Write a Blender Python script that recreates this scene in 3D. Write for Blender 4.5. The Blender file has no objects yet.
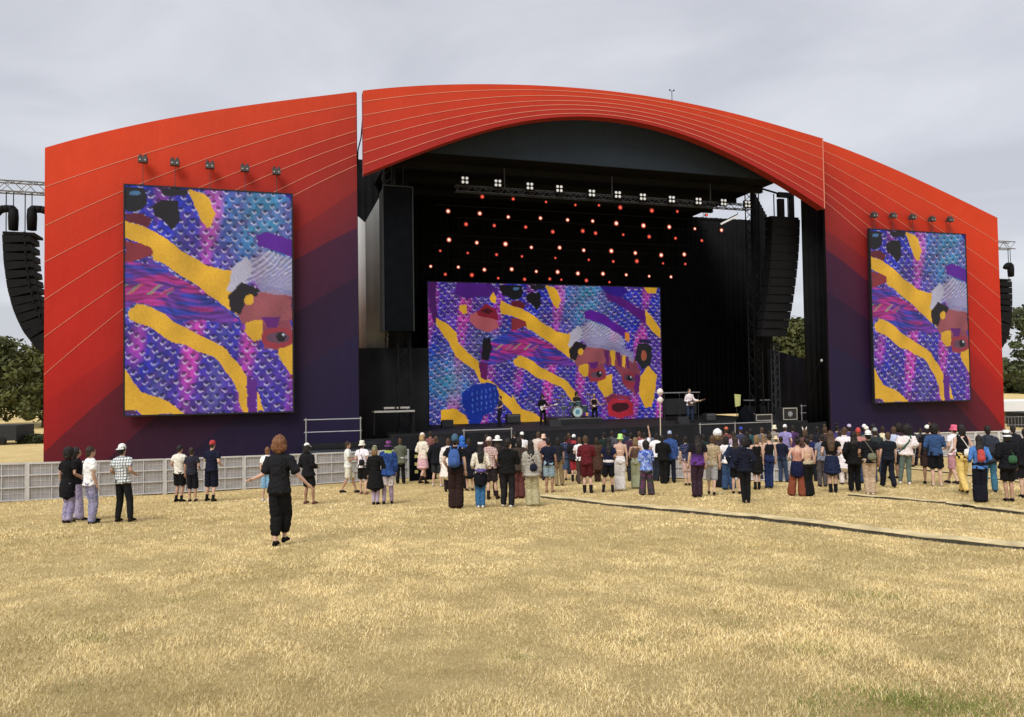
import bpy, bmesh, math, random
import numpy as np
from mathutils import Vector, Matrix, noise as mnoise

random.seed(7)
rng = np.random.default_rng(11)
R = math.radians
scene = bpy.context.scene
COL = scene.collection

# ------------------------------------------------------------------ camera
FPX, W0, H0 = 750.0, 1024.0, 717.0
PITCH, ROLL = R(1.79), R(0.86)
CAM = Vector((0, 0, 1.6))
fwd = Vector((0, math.cos(PITCH), math.sin(PITCH)))
up0 = Vector((0, -math.sin(PITCH), math.cos(PITCH)))
rt0 = Vector((1, 0, 0))
cup = up0 * math.cos(ROLL) + rt0 * math.sin(ROLL)
crt = rt0 * math.cos(ROLL) - up0 * math.sin(ROLL)
cam_d = bpy.data.cameras.new('camera')
cam_o = bpy.data.objects.new('camera', cam_d)
COL.objects.link(cam_o)
m = Matrix.Identity(4)
for i in range(3):
    m[i][0], m[i][1], m[i][2], m[i][3] = crt[i], cup[i], -fwd[i], CAM[i]
cam_o.matrix_world = m
cam_d.sensor_width = 36
cam_d.lens = FPX / W0 * 36
cam_d.clip_start = 0.1
cam_d.clip_end = 6000
scene.camera = cam_o

# ------------------------------------------------------------------ light
EXPO = 1.0
GAIN = 2 ** EXPO
scene.view_settings.view_transform = 'Standard'
scene.view_settings.look = 'None'
scene.view_settings.exposure = EXPO
scene.view_settings.gamma = 1.0
scene.view_settings.use_curve_mapping = False
SUN_EL, SUN_AZ = R(48), R(205)          # high, behind and left of the viewer, diffused by cloud
world = bpy.data.worlds.new('World')
scene.world = world
world.use_nodes = True
wn, wl = world.node_tree.nodes, world.node_tree.links
wn.clear()
wout = wn.new('ShaderNodeOutputWorld')
bg = wn.new('ShaderNodeBackground')
sky = wn.new('ShaderNodeTexSky')
sky.sky_type = 'NISHITA'
sky.sun_disc = False
sky.sun_elevation = SUN_EL
sky.sun_rotation = SUN_AZ
skyb = wn.new('ShaderNodeMix'); skyb.data_type = 'RGBA'; skyb.blend_type = 'MULTIPLY'
skyb.inputs[0].default_value = 1.0
skyb.inputs[7].default_value = (1, 1, 1, 1)
wl.new(sky.outputs[0], skyb.inputs[6])
geo = wn.new('ShaderNodeTexCoord')
# cloud deck: project the view direction onto a flat layer so clouds flatten toward the horizon
sep = wn.new('ShaderNodeSeparateXYZ'); wl.new(geo.outputs['Generated'], sep.inputs[0])
zz = wn.new('ShaderNodeMath'); zz.operation = 'MAXIMUM'; wl.new(sep.outputs[2], zz.inputs[0]); zz.inputs[1].default_value = 0.0
za = wn.new('ShaderNodeMath'); za.operation = 'ADD'; wl.new(zz.outputs[0], za.inputs[0]); za.inputs[1].default_value = 0.22
dx = wn.new('ShaderNodeMath'); dx.operation = 'DIVIDE'; wl.new(sep.outputs[0], dx.inputs[0]); wl.new(za.outputs[0], dx.inputs[1])
dy = wn.new('ShaderNodeMath'); dy.operation = 'DIVIDE'; wl.new(sep.outputs[1], dy.inputs[0]); wl.new(za.outputs[0], dy.inputs[1])
cmb = wn.new('ShaderNodeCombineXYZ'); wl.new(dx.outputs[0], cmb.inputs[0]); wl.new(dy.outputs[0], cmb.inputs[1])
n1 = wn.new('ShaderNodeTexNoise'); n1.inputs['Scale'].default_value = 1.9; n1.inputs['Detail'].default_value = 7; n1.inputs['Roughness'].default_value = 0.52; n1.inputs['Distortion'].default_value = 0.5
wl.new(cmb.outputs[0], n1.inputs['Vector'])
cr = wn.new('ShaderNodeValToRGB')
wl.new(n1.outputs[0], cr.inputs[0])
e = cr.color_ramp.elements
e[0].position = 0.36; e[0].color = (0.575, 0.588, 0.638, 1)
e[1].position = 0.66; e[1].color = (0.735, 0.744, 0.790, 1)
x = e.new(0.51); x.color = (0.655, 0.666, 0.718, 1)
mixs = wn.new('ShaderNodeMix'); mixs.data_type = 'RGBA'
mixs.inputs[0].default_value = 0.93
sscale = wn.new('ShaderNodeVectorMath'); sscale.operation = 'SCALE'; sscale.inputs[3].default_value = 1.0
wl.new(skyb.outputs[2], sscale.inputs[0])
cscale = wn.new('ShaderNodeVectorMath'); cscale.operation = 'SCALE'; cscale.inputs[3].default_value = 10.0 / GAIN
wl.new(cr.outputs[0], cscale.inputs[0])
wl.new(sscale.outputs[0], mixs.inputs[6])
wl.new(cscale.outputs[0], mixs.inputs[7])
wl.new(mixs.outputs[2], bg.inputs[0])
bg.inputs[1].default_value = 0.1
wl.new(bg.outputs[0], wout.inputs[0])

sun_d = bpy.data.lights.new('sun', 'SUN')
sun_d.energy = 1.5
sun_d.angle = R(32)
sun_d.color = (1.0, 0.965, 0.91)
sun_o = bpy.data.objects.new('sun', sun_d)
COL.objects.link(sun_o)
sdir = Vector((math.sin(SUN_AZ) * math.cos(SUN_EL), math.cos(SUN_AZ) * math.cos(SUN_EL), math.sin(SUN_EL)))
sun_o.rotation_euler = (-sdir).to_track_quat('-Z', 'Y').to_euler()
sun_o.location = sdir * 100

scene.render.engine = 'CYCLES'
scene.cycles.use_denoising = True
scene.cycles.denoising_prefilter = 'ACCURATE'
scene.cycles.max_bounces = 6
scene.cycles.caustics_reflective = False
scene.cycles.caustics_refractive = False

# ------------------------------------------------------------------ pixel helpers
def ray(px, py):
    return (fwd + crt * ((px - W0 / 2) / FPX) - cup * ((py - H0 / 2) / FPX))

def ground_z(Y):
    """lawn falls gently toward the stage and levels out in front of it"""
    Y = np.asarray(Y, float)
    a = np.clip(Y, -60, 22)
    b = np.clip(Y - 22, 0, 15)
    return -0.08 * a - 0.08 * (b - b * b / 30.0)

def gz(Y):
    return float(ground_z(Y))

def on_ground(px, py):
    d = ray(px, py)
    lo, hi = 1.0, 400.0
    for _ in range(60):
        t = (lo + hi) / 2
        p = CAM + d * t
        if p.z > gz(p.y): lo = t
        else: hi = t
    p = CAM + d * hi
    return Vector((p.x, p.y, gz(p.y)))

# stage frame: u along the facade (to the right), v into the stage, z up
YAW = R(17.5)
TU = Vector((math.cos(YAW), math.sin(YAW), 0))
NV = Vector((-math.sin(YAW), math.cos(YAW), 0))
_d = ray(45, 389)
ORG = CAM + _d * (28.0 / _d.y)
ORG.z = 0

def ST(u, v, z):
    p = ORG + TU * u + NV * v
    return Vector((p.x, p.y, z))

def onst(px, py, v):
    """pixel -> (u, z) on the plane v metres behind the facade"""
    d = ray(px, py)
    k = (ORG + NV * v - CAM).dot(NV) / d.dot(NV)
    p = CAM + d * k
    return (p - ORG).dot(TU), p.z

def onY(px, py, Y):
    d = ray(px, py)
    return CAM + d * (Y / d.y)

def s2l(c):
    c = np.asarray(c, float) / 255.0
    return np.where(c <= 0.04045, c / 12.92, ((c + 0.055) / 1.055) ** 2.4)

def hexl(h):
    h = h.lstrip('#')
    return tuple(s2l([int(h[i:i + 2], 16) for i in (0, 2, 4)]))

# ------------------------------------------------------------------ materials
MATS = {}
def mat(key, col, rough=0.75, metal=0.0, var=0.12, scale=6.0, bump=0.0, bscale=40.0, spec=0.3, emit=None, estr=0.0):
    if key in MATS: return MATS[key]
    M = bpy.data.materials.new(key); M.use_nodes = True
    nt = M.node_tree; b = nt.nodes['Principled BSDF']
    b.inputs['Roughness'].default_value = rough
    b.inputs['Metallic'].default_value = metal
    b.inputs['Specular IOR Level'].default_value = spec
    col = tuple(float(c) for c in col)
    b.inputs['Base Color'].default_value = (*col, 1)
    if var > 0:
        tc = nt.nodes.new('ShaderNodeTexCoord')
        n = nt.nodes.new('ShaderNodeTexNoise'); n.inputs['Scale'].default_value = scale; n.inputs['Detail'].default_value = 5
        nt.links.new(tc.outputs['Object'], n.inputs['Vector'])
        r = nt.nodes.new('ShaderNodeValToRGB')
        r.color_ramp.elements[0].position = 0.3; r.color_ramp.elements[1].position = 0.7
        r.color_ramp.elements[0].color = (*[c * (1 - var) for c in col], 1)
        r.color_ramp.elements[1].color = (*[min(1, c * (1 + var)) for c in col], 1)
        nt.links.new(n.outputs[0], r.inputs[0])
        nt.links.new(r.outputs[0], b.inputs['Base Color'])
        if bump > 0:
            n2 = nt.nodes.new('ShaderNodeTexNoise'); n2.inputs['Scale'].default_value = bscale; n2.inputs['Detail'].default_value = 4
            nt.links.new(tc.outputs['Object'], n2.inputs['Vector'])
            bp = nt.nodes.new('ShaderNodeBump'); bp.inputs['Strength'].default_value = bump; bp.inputs['Distance'].default_value = 0.02
            nt.links.new(n2.outputs[0], bp.inputs['Height']); nt.links.new(bp.outputs[0], b.inputs['Normal'])
    if emit is not None:
        b.inputs['Emission Color'].default_value = (*emit, 1)
        b.inputs['Emission Strength'].default_value = estr
    MATS[key] = M
    return M

def vcol_mat(key, rough=0.6, spec=0.25, emit=0.0, dirt=0.1, scale=0.6):
    if key in MATS: return MATS[key]
    M = bpy.data.materials.new(key); M.use_nodes = True
    nt = M.node_tree; b = nt.nodes['Principled BSDF']
    a = nt.nodes.new('ShaderNodeVertexColor'); a.layer_name = 'Col'
    b.inputs['Roughness'].default_value = rough
    b.inputs['Specular IOR Level'].default_value = spec
    if emit > 0:
        b.inputs['Base Color'].default_value = (0.015, 0.015, 0.017, 1)
        nt.links.new(a.outputs[0], b.inputs['Emission Color'])
        b.inputs['Emission Strength'].default_value = emit
    else:
        tc = nt.nodes.new('ShaderNodeTexCoord')
        n = nt.nodes.new('ShaderNodeTexNoise'); n.inputs['Scale'].default_value = scale; n.inputs['Detail'].default_value = 7; n.inputs['Roughness'].default_value = 0.65
        nt.links.new(tc.outputs['Object'], n.inputs['Vector'])
        mr = nt.nodes.new('ShaderNodeMapRange'); mr.inputs[1].default_value = 0.3; mr.inputs[2].default_value = 0.7
        mr.inputs[3].default_value = 1 - dirt; mr.inputs[4].default_value = 1 + dirt * 0.5
        nt.links.new(n.outputs[0], mr.inputs[0])
        mx = nt.nodes.new('ShaderNodeVectorMath'); mx.operation = 'SCALE'
        nt.links.new(a.outputs[0], mx.inputs[0]); nt.links.new(mr.outputs[0], mx.inputs[3])
        nt.links.new(mx.outputs[0], b.inputs['Base Color'])
        if key == 'printed_vinyl':   # slack printed sheet: broad soft wrinkles
            mp = nt.nodes.new('ShaderNodeMapping'); mp.inputs['Scale'].default_value = (1, 1, .35); nt.links.new(tc.outputs['Object'], mp.inputs[0])
            n2 = nt.nodes.new('ShaderNodeTexNoise'); n2.inputs['Scale'].default_value = 1.3; n2.inputs['Detail'].default_value = 5; nt.links.new(mp.outputs[0], n2.inputs[0])
            bp = nt.nodes.new('ShaderNodeBump'); bp.inputs['Strength'].default_value = .35; bp.inputs['Distance'].default_value = .12
            nt.links.new(n2.outputs[0], bp.inputs['Height']); nt.links.new(bp.outputs[0], b.inputs['Normal'])
    MATS[key] = M
    return M

# ------------------------------------------------------------------ object helpers
def root_loc(o):
    while o.parent is not None: o = o.parent
    return Vector(o.location)

def tag(o, label=None, cat=None, group=None, kind=None):
    if label: o['label'] = label
    if cat: o['category'] = cat
    if group: o['group'] = group
    if kind: o['kind'] = kind
    return o

def thing(name, label, cat, loc=(0, 0, 0), group=None):
    o = bpy.data.objects.new(name, None)
    COL.objects.link(o)
    o.location = loc
    o.empty_display_size = 0.2
    return tag(o, label, cat, group)

def mesh_obj(name, V, F, material, parent=None, smooth=False, origin=None):
    """V in world coordinates; re-based on the parent thing's base (or origin)"""
    base = root_loc(parent) if parent is not None else Vector(origin or (0, 0, 0))
    me = bpy.data.meshes.new(name)
    Va = np.array([tuple(v) for v in V], float) - np.array(base)
    me.from_pydata(Va.tolist(), [], F)
    if smooth: me.shade_smooth()
    if material is not None: me.materials.append(material)
    o = bpy.data.objects.new(name, me)
    COL.objects.link(o)
    if parent is not None: o.parent = parent
    else: o.location = base
    return o

class MB:
    """collects shapes (world coordinates) into one mesh"""
    def __init__(s): s.V = []; s.F = []
    def add(s, V, F):
        k = len(s.V); s.V += [tuple(v) for v in V]; s.F += [tuple(i + k for i in f) for f in F]; return s
    def hexa(s, c):   # 8 corners: bottom 4 ccw, top 4 ccw
        return s.add(c, [(3, 2, 1, 0), (4, 5, 6, 7), (0, 1, 5, 4), (1, 2, 6, 5), (2, 3, 7, 6), (3, 0, 4, 7)])
    def sbox(s, u0, u1, v0, v1, z0, z1):  # box in the stage frame
        return s.hexa([ST(u0, v0, z0), ST(u1, v0, z0), ST(u1, v1, z0), ST(u0, v1, z0), ST(u0, v0, z1), ST(u1, v0, z1), ST(u1, v1, z1), ST(u0, v1, z1)])
    def obox(s, c, ax, ay, az):  # centre and three half-axis vectors
        c, ax, ay, az = map(Vector, (c, ax, ay, az))
        return s.hexa([c - ax - ay - az, c + ax - ay - az, c + ax + ay - az, c - ax + ay - az, c - ax - ay + az, c + ax - ay + az, c + ax + ay + az, c - ax + ay + az])
    def bar(s, a, b, r, n=6, r2=None):
        a, b = Vector(a), Vector(b); r2 = r if r2 is None else r2
        d = (b - a)
        if d.length < 1e-6: return s
        d.normalize()
        x = d.orthogonal().normalized(); y = d.cross(x)
        V = []
        for p, rr in ((a, r), (b, r2)):
            for i in range(n):
                t = 2 * math.pi * i / n
                V.append(p + x * (math.cos(t) * rr) + y * (math.sin(t) * rr))
        F = [(i, (i + 1) % n, n + (i + 1) % n, n + i) for i in range(n)] + [tuple(range(n - 1, -1, -1)), tuple(range(n, 2 * n))]
        return s.add(V, F)
    def path(s, pts, r, n=6):
        for a, b in zip(pts[:-1], pts[1:]): s.bar(a, b, r, n)
        return s
    def lathe(s, c, prof, axis=(0, 0, 1), n=14):  # prof: list of (r, h) along axis
        c, ax = Vector(c), Vector(axis).normalized()
        x = ax.orthogonal().normalized(); y = ax.cross(x)
        V = []
        for r, h in prof:
            for i in range(n):
                t = 2 * math.pi * i / n
                V.append(c + ax * h + x * (math.cos(t) * r) + y * (math.sin(t) * r))
        F = []
        for k in range(len(prof) - 1):
            for i in range(n):
                F.append((k * n + i, k * n + (i + 1) % n, (k + 1) * n + (i + 1) % n, (k + 1) * n + i))
        F.append(tuple(range(n - 1, -1, -1))); F.append(tuple(range((len(prof) - 1) * n, len(prof) * n)))
        return s.add(V, F)
    def build(s, name, material, parent=None, smooth=False, origin=None):
        return mesh_obj(name, s.V, s.F, material, parent, smooth, origin)

def copy_tree(o, parent=None):
    c = o.copy(); COL.objects.link(c); c.parent = parent
    for ch in list(o.children): copy_tree(ch, c)
    return c

def truss_mb(a, b, size=0.32, r=0.025, upv=(0, 0, 1), step=None):
    """box truss: four chords and zig-zag lacing"""
    a, b = Vector(a), Vector(b)
    d = (b - a); L = d.length; d.normalize()
    upv = Vector(upv); sx = d.cross(upv).normalized(); sy = sx.cross(d).normalized()
    h = size / 2
    ch, br = MB(), MB()
    cs = [sx * i * h + sy * j * h for i, j in ((-1, -1), (1, -1), (1, 1), (-1, 1))]
    for c in cs: ch.bar(a + c, b + c, r, 6)
    n = max(2, int(round(L / (step or size))))
    for k in range(n):
        p, q = a + d * (L * k / n), a + d * (L * (k + 1) / n)
        for f in range(4):
            c1, c2 = cs[f], cs[(f + 1) % 4]
            if k % 2: c1, c2 = c2, c1
            br.bar(p + c1, q + c2, r * 0.6, 4)
    return ch, br
# ------------------------------------------------------------------ ground
def ground_material():
    M = bpy.data.materials.new('dry_lawn'); M.use_nodes = True
    nt = M.node_tree; b = nt.nodes['Principled BSDF']; L = nt.links.new
    tc = nt.nodes.new('ShaderNodeTexCoord')
    def nz(scale, det=6, rough=0.6, sx=1.0):
        mp = nt.nodes.new('ShaderNodeMapping'); mp.inputs['Scale'].default_value = (sx, 1, 1)
        L(tc.outputs['Object'], mp.inputs['Vector'])
        n = nt.nodes.new('ShaderNodeTexNoise'); n.inputs['Scale'].default_value = scale; n.inputs['Detail'].default_value = det; n.inputs['Roughness'].default_value = rough
        L(mp.outputs[0], n.inputs['Vector']); return n
    fine, mid, big, green = nz(70, 8, 0.78), nz(3.2, 7, 0.7, 0.7), nz(0.33, 5), nz(0.8, 5, 0.7)
    r1 = nt.nodes.new('ShaderNodeValToRGB'); L(fine.outputs[0], r1.inputs[0])
    e = r1.color_ramp.elements
    e[0].position = 0.36; e[0].color = (0.44, 0.325, 0.14, 1)
    e[1].position = 0.64; e[1].color = (0.88, 0.735, 0.415, 1)
    x = e.new(0.49); x.color = (0.70, 0.55, 0.27, 1)
    r2 = nt.nodes.new('ShaderNodeValToRGB'); L(mid.outputs[0], r2.inputs[0])
    e = r2.color_ramp.elements
    e[0].position = 0.30; e[0].color = (0.78, 0.74, 0.66, 1); e[1].position = 0.68; e[1].color = (1.12, 1.10, 1.06, 1)
    r3 = nt.nodes.new('ShaderNodeValToRGB'); L(big.outputs[0], r3.inputs[0])
    e = r3.color_ramp.elements
    e[0].position = 0.35; e[0].color = (0.90, 0.87, 0.80, 1); e[1].position = 0.65; e[1].color = (1.06, 1.06, 1.06, 1)
    m1 = nt.nodes.new('ShaderNodeVectorMath'); m1.operation = 'MULTIPLY'; L(r1.outputs[0], m1.inputs[0]); L(r2.outputs[0], m1.inputs[1])
    m2 = nt.nodes.new('ShaderNodeVectorMath'); m2.operation = 'MULTIPLY'; L(m1.outputs[0], m2.inputs[0]); L(r3.outputs[0], m2.inputs[1])
    gr = nt.nodes.new('ShaderNodeValToRGB'); L(green.outputs[0], gr.inputs[0])
    gr.color_ramp.elements[0].position = 0.58; gr.color_ramp.elements[0].color = (0, 0, 0, 1)
    gr.color_ramp.elements[1].position = 0.80; gr.color_ramp.elements[1].color = (0.35, 0.35, 0.35, 1)
    mx = nt.nodes.new('ShaderNodeMix'); mx.data_type = 'RGBA'
    L(gr.outputs[0], mx.inputs[0]); L(m2.outputs[0], mx.inputs[6]); mx.inputs[7].default_value = (0.20, 0.19, 0.06, 1)
    L(mx.outputs[2], b.inputs['Base Color'])
    b.inputs['Roughness'].default_value = 0.95; b.inputs['Specular IOR Level'].default_value = 0.1
    bp = nt.nodes.new('ShaderNodeBump'); bp.inputs['Strength'].default_value = 0.9; bp.inputs['Distance'].default_value = 0.05
    L(fine.outputs[0], bp.inputs['Height']); L(bp.outputs[0], b.inputs['Normal'])
    return M
GM = ground_material()
xs = np.concatenate([[-2500, -800, -300, -120], np.linspace(-60, 60, 81), [120, 300, 800, 2500]])
ys = np.concatenate([[-300, -60], np.linspace(-10, 42, 105), [50, 60, 80, 110, 160, 300, 700, 1600, 3500]])
XX, YY = np.meshgrid(xs, ys)
ZZ = ground_z(YY) + 0.03 * np.sin(XX * 0.7 + YY * 0.35) * np.cos(YY * 0.55 - XX * 0.2) * (np.abs(XX) < 61) * (YY < 43)
nx = len(xs)
Fg = [(j * nx + i, j * nx + i + 1, (j + 1) * nx + i + 1, (j + 1) * nx + i) for j in range(len(ys) - 1) for i in range(nx - 1)]
g = mesh_obj('ground', np.stack([XX.ravel(), YY.ravel(), ZZ.ravel()], 1), Fg, GM, smooth=True)
tag(g, 'wide lawn of dry straw-coloured grass sloping down to the stage', kind='structure')
def undul(X, Y):
    return 0.03 * np.sin(X * 0.7 + Y * 0.35) * np.cos(Y * 0.55 - X * 0.2) * (np.abs(X) < 61) * (Y < 43)

# grass blades: denser near the viewer
def grass_blades():
    P = []
    for (y0, y1, dens, ln, wd) in ((3.2, 6.0, 11000, 0.034, 0.0034), (6.0, 9.0, 7200, 0.036, 0.0045), (9.0, 13.0, 3400, 0.038, 0.0066),
                                   (13.0, 19.0, 1000, 0.045, 0.011), (19.0, 27.0, 330, 0.05, 0.017)):
        half = lambda y: 0.70 * y + 1.0
        area = (y1 - y0) * 2 * half(y1)
        n = int(area * dens)
        Y = rng.uniform(y0, y1, n); X = rng.uniform(-half(y1), half(y1), n)
        k = np.abs(X) < half(Y); X, Y = X[k], Y[k]
        P.append(np.stack([X, Y, np.full(len(X), ln), np.full(len(X), wd)], 1))
    P = np.concatenate(P)
    n = len(P); X, Y = P[:, 0], P[:, 1]
    # patchiness from a cheap sum of sines
    def field(a, b, s, seed):
        r = np.random.default_rng(seed); v = np.zeros(n)
        for _ in range(9):
            th = r.uniform(0, 2 * math.pi); f = s * r.uniform(0.5, 1.9)
            v += np.sin((X * math.cos(th) * a + Y * math.sin(th) * b) * f + r.uniform(0, 6.28))
        return v / 9 ** 0.5 / 0.7
    pa, pb, pc = field(1, 0.8, 2.2, 1), field(1, 0.8, 6.5, 2), field(1, .8, 0.9, 3)
    keep = rng.uniform(0, 1, n) < np.clip(0.86 + 0.16 * pb + 0.06 * pa, 0.5, 1)
    P, X, Y, pa, pb, pc = P[keep], X[keep], Y[keep], pa[keep], pb[keep], pc[keep]
    n = len(P)
    Z = ground_z(Y) + undul(X, Y)
    az = rng.uniform(0, 2 * math.pi, n)
    lean = np.clip(rng.normal(1.22, 0.28, n), 0.2, 1.53)
    ln = P[:, 2] * rng.uniform(0.45, 1.25, n) * (1 + 0.25 * pb.clip(-1, 1)); wd = P[:, 3] * rng.uniform(0.6, 1.3, n)
    # green tufts: one large patch at the bottom right, faint ones elsewhere
    gp = on_ground(915, 708)
    gpatch = np.exp(-(((X - gp.x) / 0.55) ** 2 + ((Y - gp.y) / 0.28) ** 2))
    small = np.zeros(n)
    for (px, py, s) in ((815, 652, .22), (735, 625, .18), (720, 615, .16), (870, 600, .3), (860, 597, .2), (940, 660, .15), (520, 655, .12), (70, 690, .15), (640, 640, .12), (90, 640, .2), (180, 600, .15)):
        q = on_ground(px, py); small = np.maximum(small, 0.75 * np.exp(-(((X - q.x) / s) ** 2 + ((Y - q.y) / (s * .8)) ** 2)))
    isg = rng.uniform(0, 1, n) < np.maximum(gpatch * 0.85, small * 0.32)
    ln = np.where(isg, ln * 1.25, ln); lean = np.where(isg, lean * 0.6, lean)
    dirx, diry = np.cos(az), np.sin(az)
    tip = np.stack([X + dirx * np.sin(lean) * ln, Y + diry * np.sin(lean) * ln, Z + np.cos(lean) * ln + 0.006], 1)
    # width runs across the lean direction
    wx, wy = -diry * wd * 0.5, dirx * wd * 0.5
    b0 = np.stack([X + wx, Y + wy, Z - 0.004], 1); b1 = np.stack([X - wx, Y - wy, Z - 0.004], 1)
    V = np.empty((3 * n, 3)); V[0::3] = b0; V[1::3] = b1; V[2::3] = tip
    me = bpy.data.meshes.new('grass')
    me.vertices.add(3 * n); me.vertices.foreach_set('co', V.ravel())
    me.loops.add(3 * n); me.loops.foreach_set('vertex_index', np.arange(3 * n, dtype=np.int32))
    me.polygons.add(n); me.polygons.foreach_set('loop_start', np.arange(0, 3 * n, 3, dtype=np.int32))
    me.update(calc_edges=True)
    pal = np.array([[.82, .665, .34], [.73, .575, .265], [.86, .73, .42], [.62, .47, .20], [.52, .385, .155], [.78, .625, .30], [.46, .35, .14]])
    pal = pal * np.array([1.08, 1.085, 1.15])
    c = pal[rng.integers(0, len(pal), n)] * (1.02 + 0.09 * pa.clip(-1, 1) + 0.05 * pc.clip(-1, 1) + .09 * pb.clip(-1, 1))[:, None] * rng.uniform(0.85, 1.12, n)[:, None]
    og = rng.uniform(0, 1, n) < np.clip(0.04 - 0.10 * pa - .06 * pc, 0.0, 0.22)
    c[og] = np.array([.42, .35, .13])
    c[isg] = np.array([.17, .215, .045]) * rng.uniform(0.7, 1.3, isg.sum())[:, None]
    cc = np.ones((3 * n, 4)); cc[:, :3] = np.repeat(c, 3, 0)
    a = me.color_attributes.new('Col', 'FLOAT_COLOR', 'POINT'); a.data.foreach_set('color', cc.ravel())
    me.materials.append(vcol_mat('grass_blade', rough=0.85, spec=0.15, dirt=0.05, scale=2))
    o = bpy.data.objects.new('grass', me); COL.objects.link(o)
    tag(o, 'short dry straw-coloured grass blades covering the lawn with faint green tufts', 'grass', kind='stuff')
grass_blades()

# distant hills
def hills():
    V, F = [], []
    n = 120
    for k in range(n + 1):
        a = R(-80 + 160 * k / n)
        d = 900
        h = 10 + 9 * math.sin(a * 5 + 1) + 6 * math.sin(a * 13) + 3 * math.sin(a * 31 + 2)
        h = max(h, 3)
        x_, y_ = math.sin(a), math.cos(a)
        V += [(x_ * (d - 250), y_ * (d - 250), -2.6), (x_ * d, y_ * d, -2 + h), (x_ * (d + 300), y_ * (d + 300), -2.6)]
    for k in range(n):
        for j in range(2): F.append((k * 3 + j, (k + 1) * 3 + j, (k + 1) * 3 + j + 1, k * 3 + j + 1))
    o = mesh_obj('hills', V, F, mat('hill_green', (0.10, 0.105, 0.045), 0.95, var=0.4, scale=0.02), smooth=True)
    tag(o, 'low wooded hills along the horizon', kind='structure')
hills()

# ------------------------------------------------------------------ trees
LEAF = {}
def leaf_mat(key, c):
    return mat(key, c, rough=0.75, var=0.45, scale=0.9, spec=0.2)

def tree(label, base, H, spread, crown_lo, lm, nclump, seed, lean=0.0, leaf=0.22, group='trees behind the stage', flat=1.0, gap=0.0):
    r = np.random.default_rng(seed); rr = random.Random(seed)
    base = Vector(base)
    t = thing('tree', label, 'tree', base, group)
    mb = MB()
    top = base + Vector((lean * H, 0, H * 0.62))
    pts = [base + (top - base) * k + Vector((rr.uniform(-.02, .02) * H, rr.uniform(-.02, .02) * H, 0)) for k in (0, .3, .6, 1)]
    rad = [H * .034, H * .026, H * .018, H * .009]
    for i in range(3): mb.bar(pts[i], pts[i + 1], rad[i], 8, rad[i + 1])
    centers = []
    for k in range(nclump):
        th = rr.uniform(0, 2 * math.pi); q = rr.random() ** 0.5
        zf = rr.uniform(0, 1)
        prof = math.sin(math.pi * min(1, 0.12 + zf * 0.86)) ** 0.6 * (1 - 0.3 * zf)
        c = base + Vector((lean * H * .6 + math.cos(th) * spread * q * prof, math.sin(th) * spread * q * prof, H * (crown_lo + (0.97 - crown_lo) * zf * flat)))
        centers.append((c, spread * rr.uniform(.16, .30)))
    for c, cr_ in centers[::3]:
        s = pts[1] + (pts[3] - pts[1]) * rr.uniform(0.05, 1)
        md = (s + c) * .5 + Vector((0, 0, -0.04 * H))
        mb.bar(s, md, H * .011, 5, H * .007); mb.bar(md, c, H * .007, 5, H * .002)
    mb.build('trunk', mat('bark', (0.11, 0.085, 0.06), .9, var=.3, scale=4), t, smooth=True)
    Vs = []
    for c, cr_ in centers:
        n = 90
        d = r.normal(size=(n, 3)); d /= np.linalg.norm(d, axis=1)[:, None]
        p = np.array(c) + d * (cr_ * r.uniform(.45, 1.05, n) ** .8)[:, None] * np.array([1, 1, .7])
        nn = d + r.normal(scale=.6, size=(n, 3)); nn /= np.linalg.norm(nn, axis=1)[:, None]
        a = np.cross(nn, r.normal(size=(n, 3))); a /= np.linalg.norm(a, axis=1)[:, None]
        b = np.cross(nn, a)
        s = leaf * r.uniform(.55, 1.3, n)[:, None]
        Vs.append(np.stack([p + a * s, p + b * s * .5, p - a * s, p - b * s * .5], 1))
    Vs = np.concatenate(Vs).reshape(-1, 3)
    F = np.arange(len(Vs)).reshape(-1, 4).tolist()
    mesh_obj('crown', Vs, F, lm, t)
    return t
LM1 = leaf_mat('leaf_olive', (0.078, 0.085, 0.028))
LM2 = leaf_mat('leaf_grey_green', (0.085, 0.10, 0.045))
LM3 = leaf_mat('leaf_dark', (0.055, 0.068, 0.026))
def tree_at(px, py_base_Y, label, H, spread, lo, lm, n, seed, **k):
    p = onY(px, 400, py_base_Y); tree(label, (p.x, p.y, gz(p.y)), H, spread, lo, lm, n, seed, **k)
tree_at(-5, 82, 'broad olive-green tree left of the stage behind the left speaker hang', 9.4, 6.0, .16, LM1, 110, 3, leaf=.30)
tree_at(46, 78, 'olive tree half hidden behind the outer edge of the left stage wing', 8.6, 4.6, .12, LM1, 80, 4, leaf=.28)
tree_at(-75, 92, 'dark green tree at the far left edge beyond the broad olive tree', 8.8, 5.5, .2, LM3, 70, 5, leaf=.3)
tree_at(1034, 74, 'tall open-crowned grey-green gum tree right of the stage', 11.2, 3.6, .26, LM2, 62, 6, leaf=.26)
tree_at(1075, 84, 'second grey-green gum tree beyond the right edge of the lawn', 12, 4.5, .25, LM2, 70, 16, leaf=.28)
tree_at(800, 72, 'rounded dark olive tree seen through the gap beside the right stage wing', 9.3, 4.6, .06, LM1, 130, 8, leaf=.30)
for k, (px, Y, h, s) in enumerate(((1003, 160, 6.0, 5), (1020, 165, 6.5, 5.5), (1042, 150, 5.6, 5))):
    p = onY(px, 400, Y)
    tree(['low bushy tree in the far line just right of the wing', 'low bushy tree in the far line at the right frame edge', 'low bushy tree in the far line past the frame'][k], (p.x, p.y, gz(p.y)), h, s, .05, LM3, 60, 30 + k, leaf=.4, group='far tree line')

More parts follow.
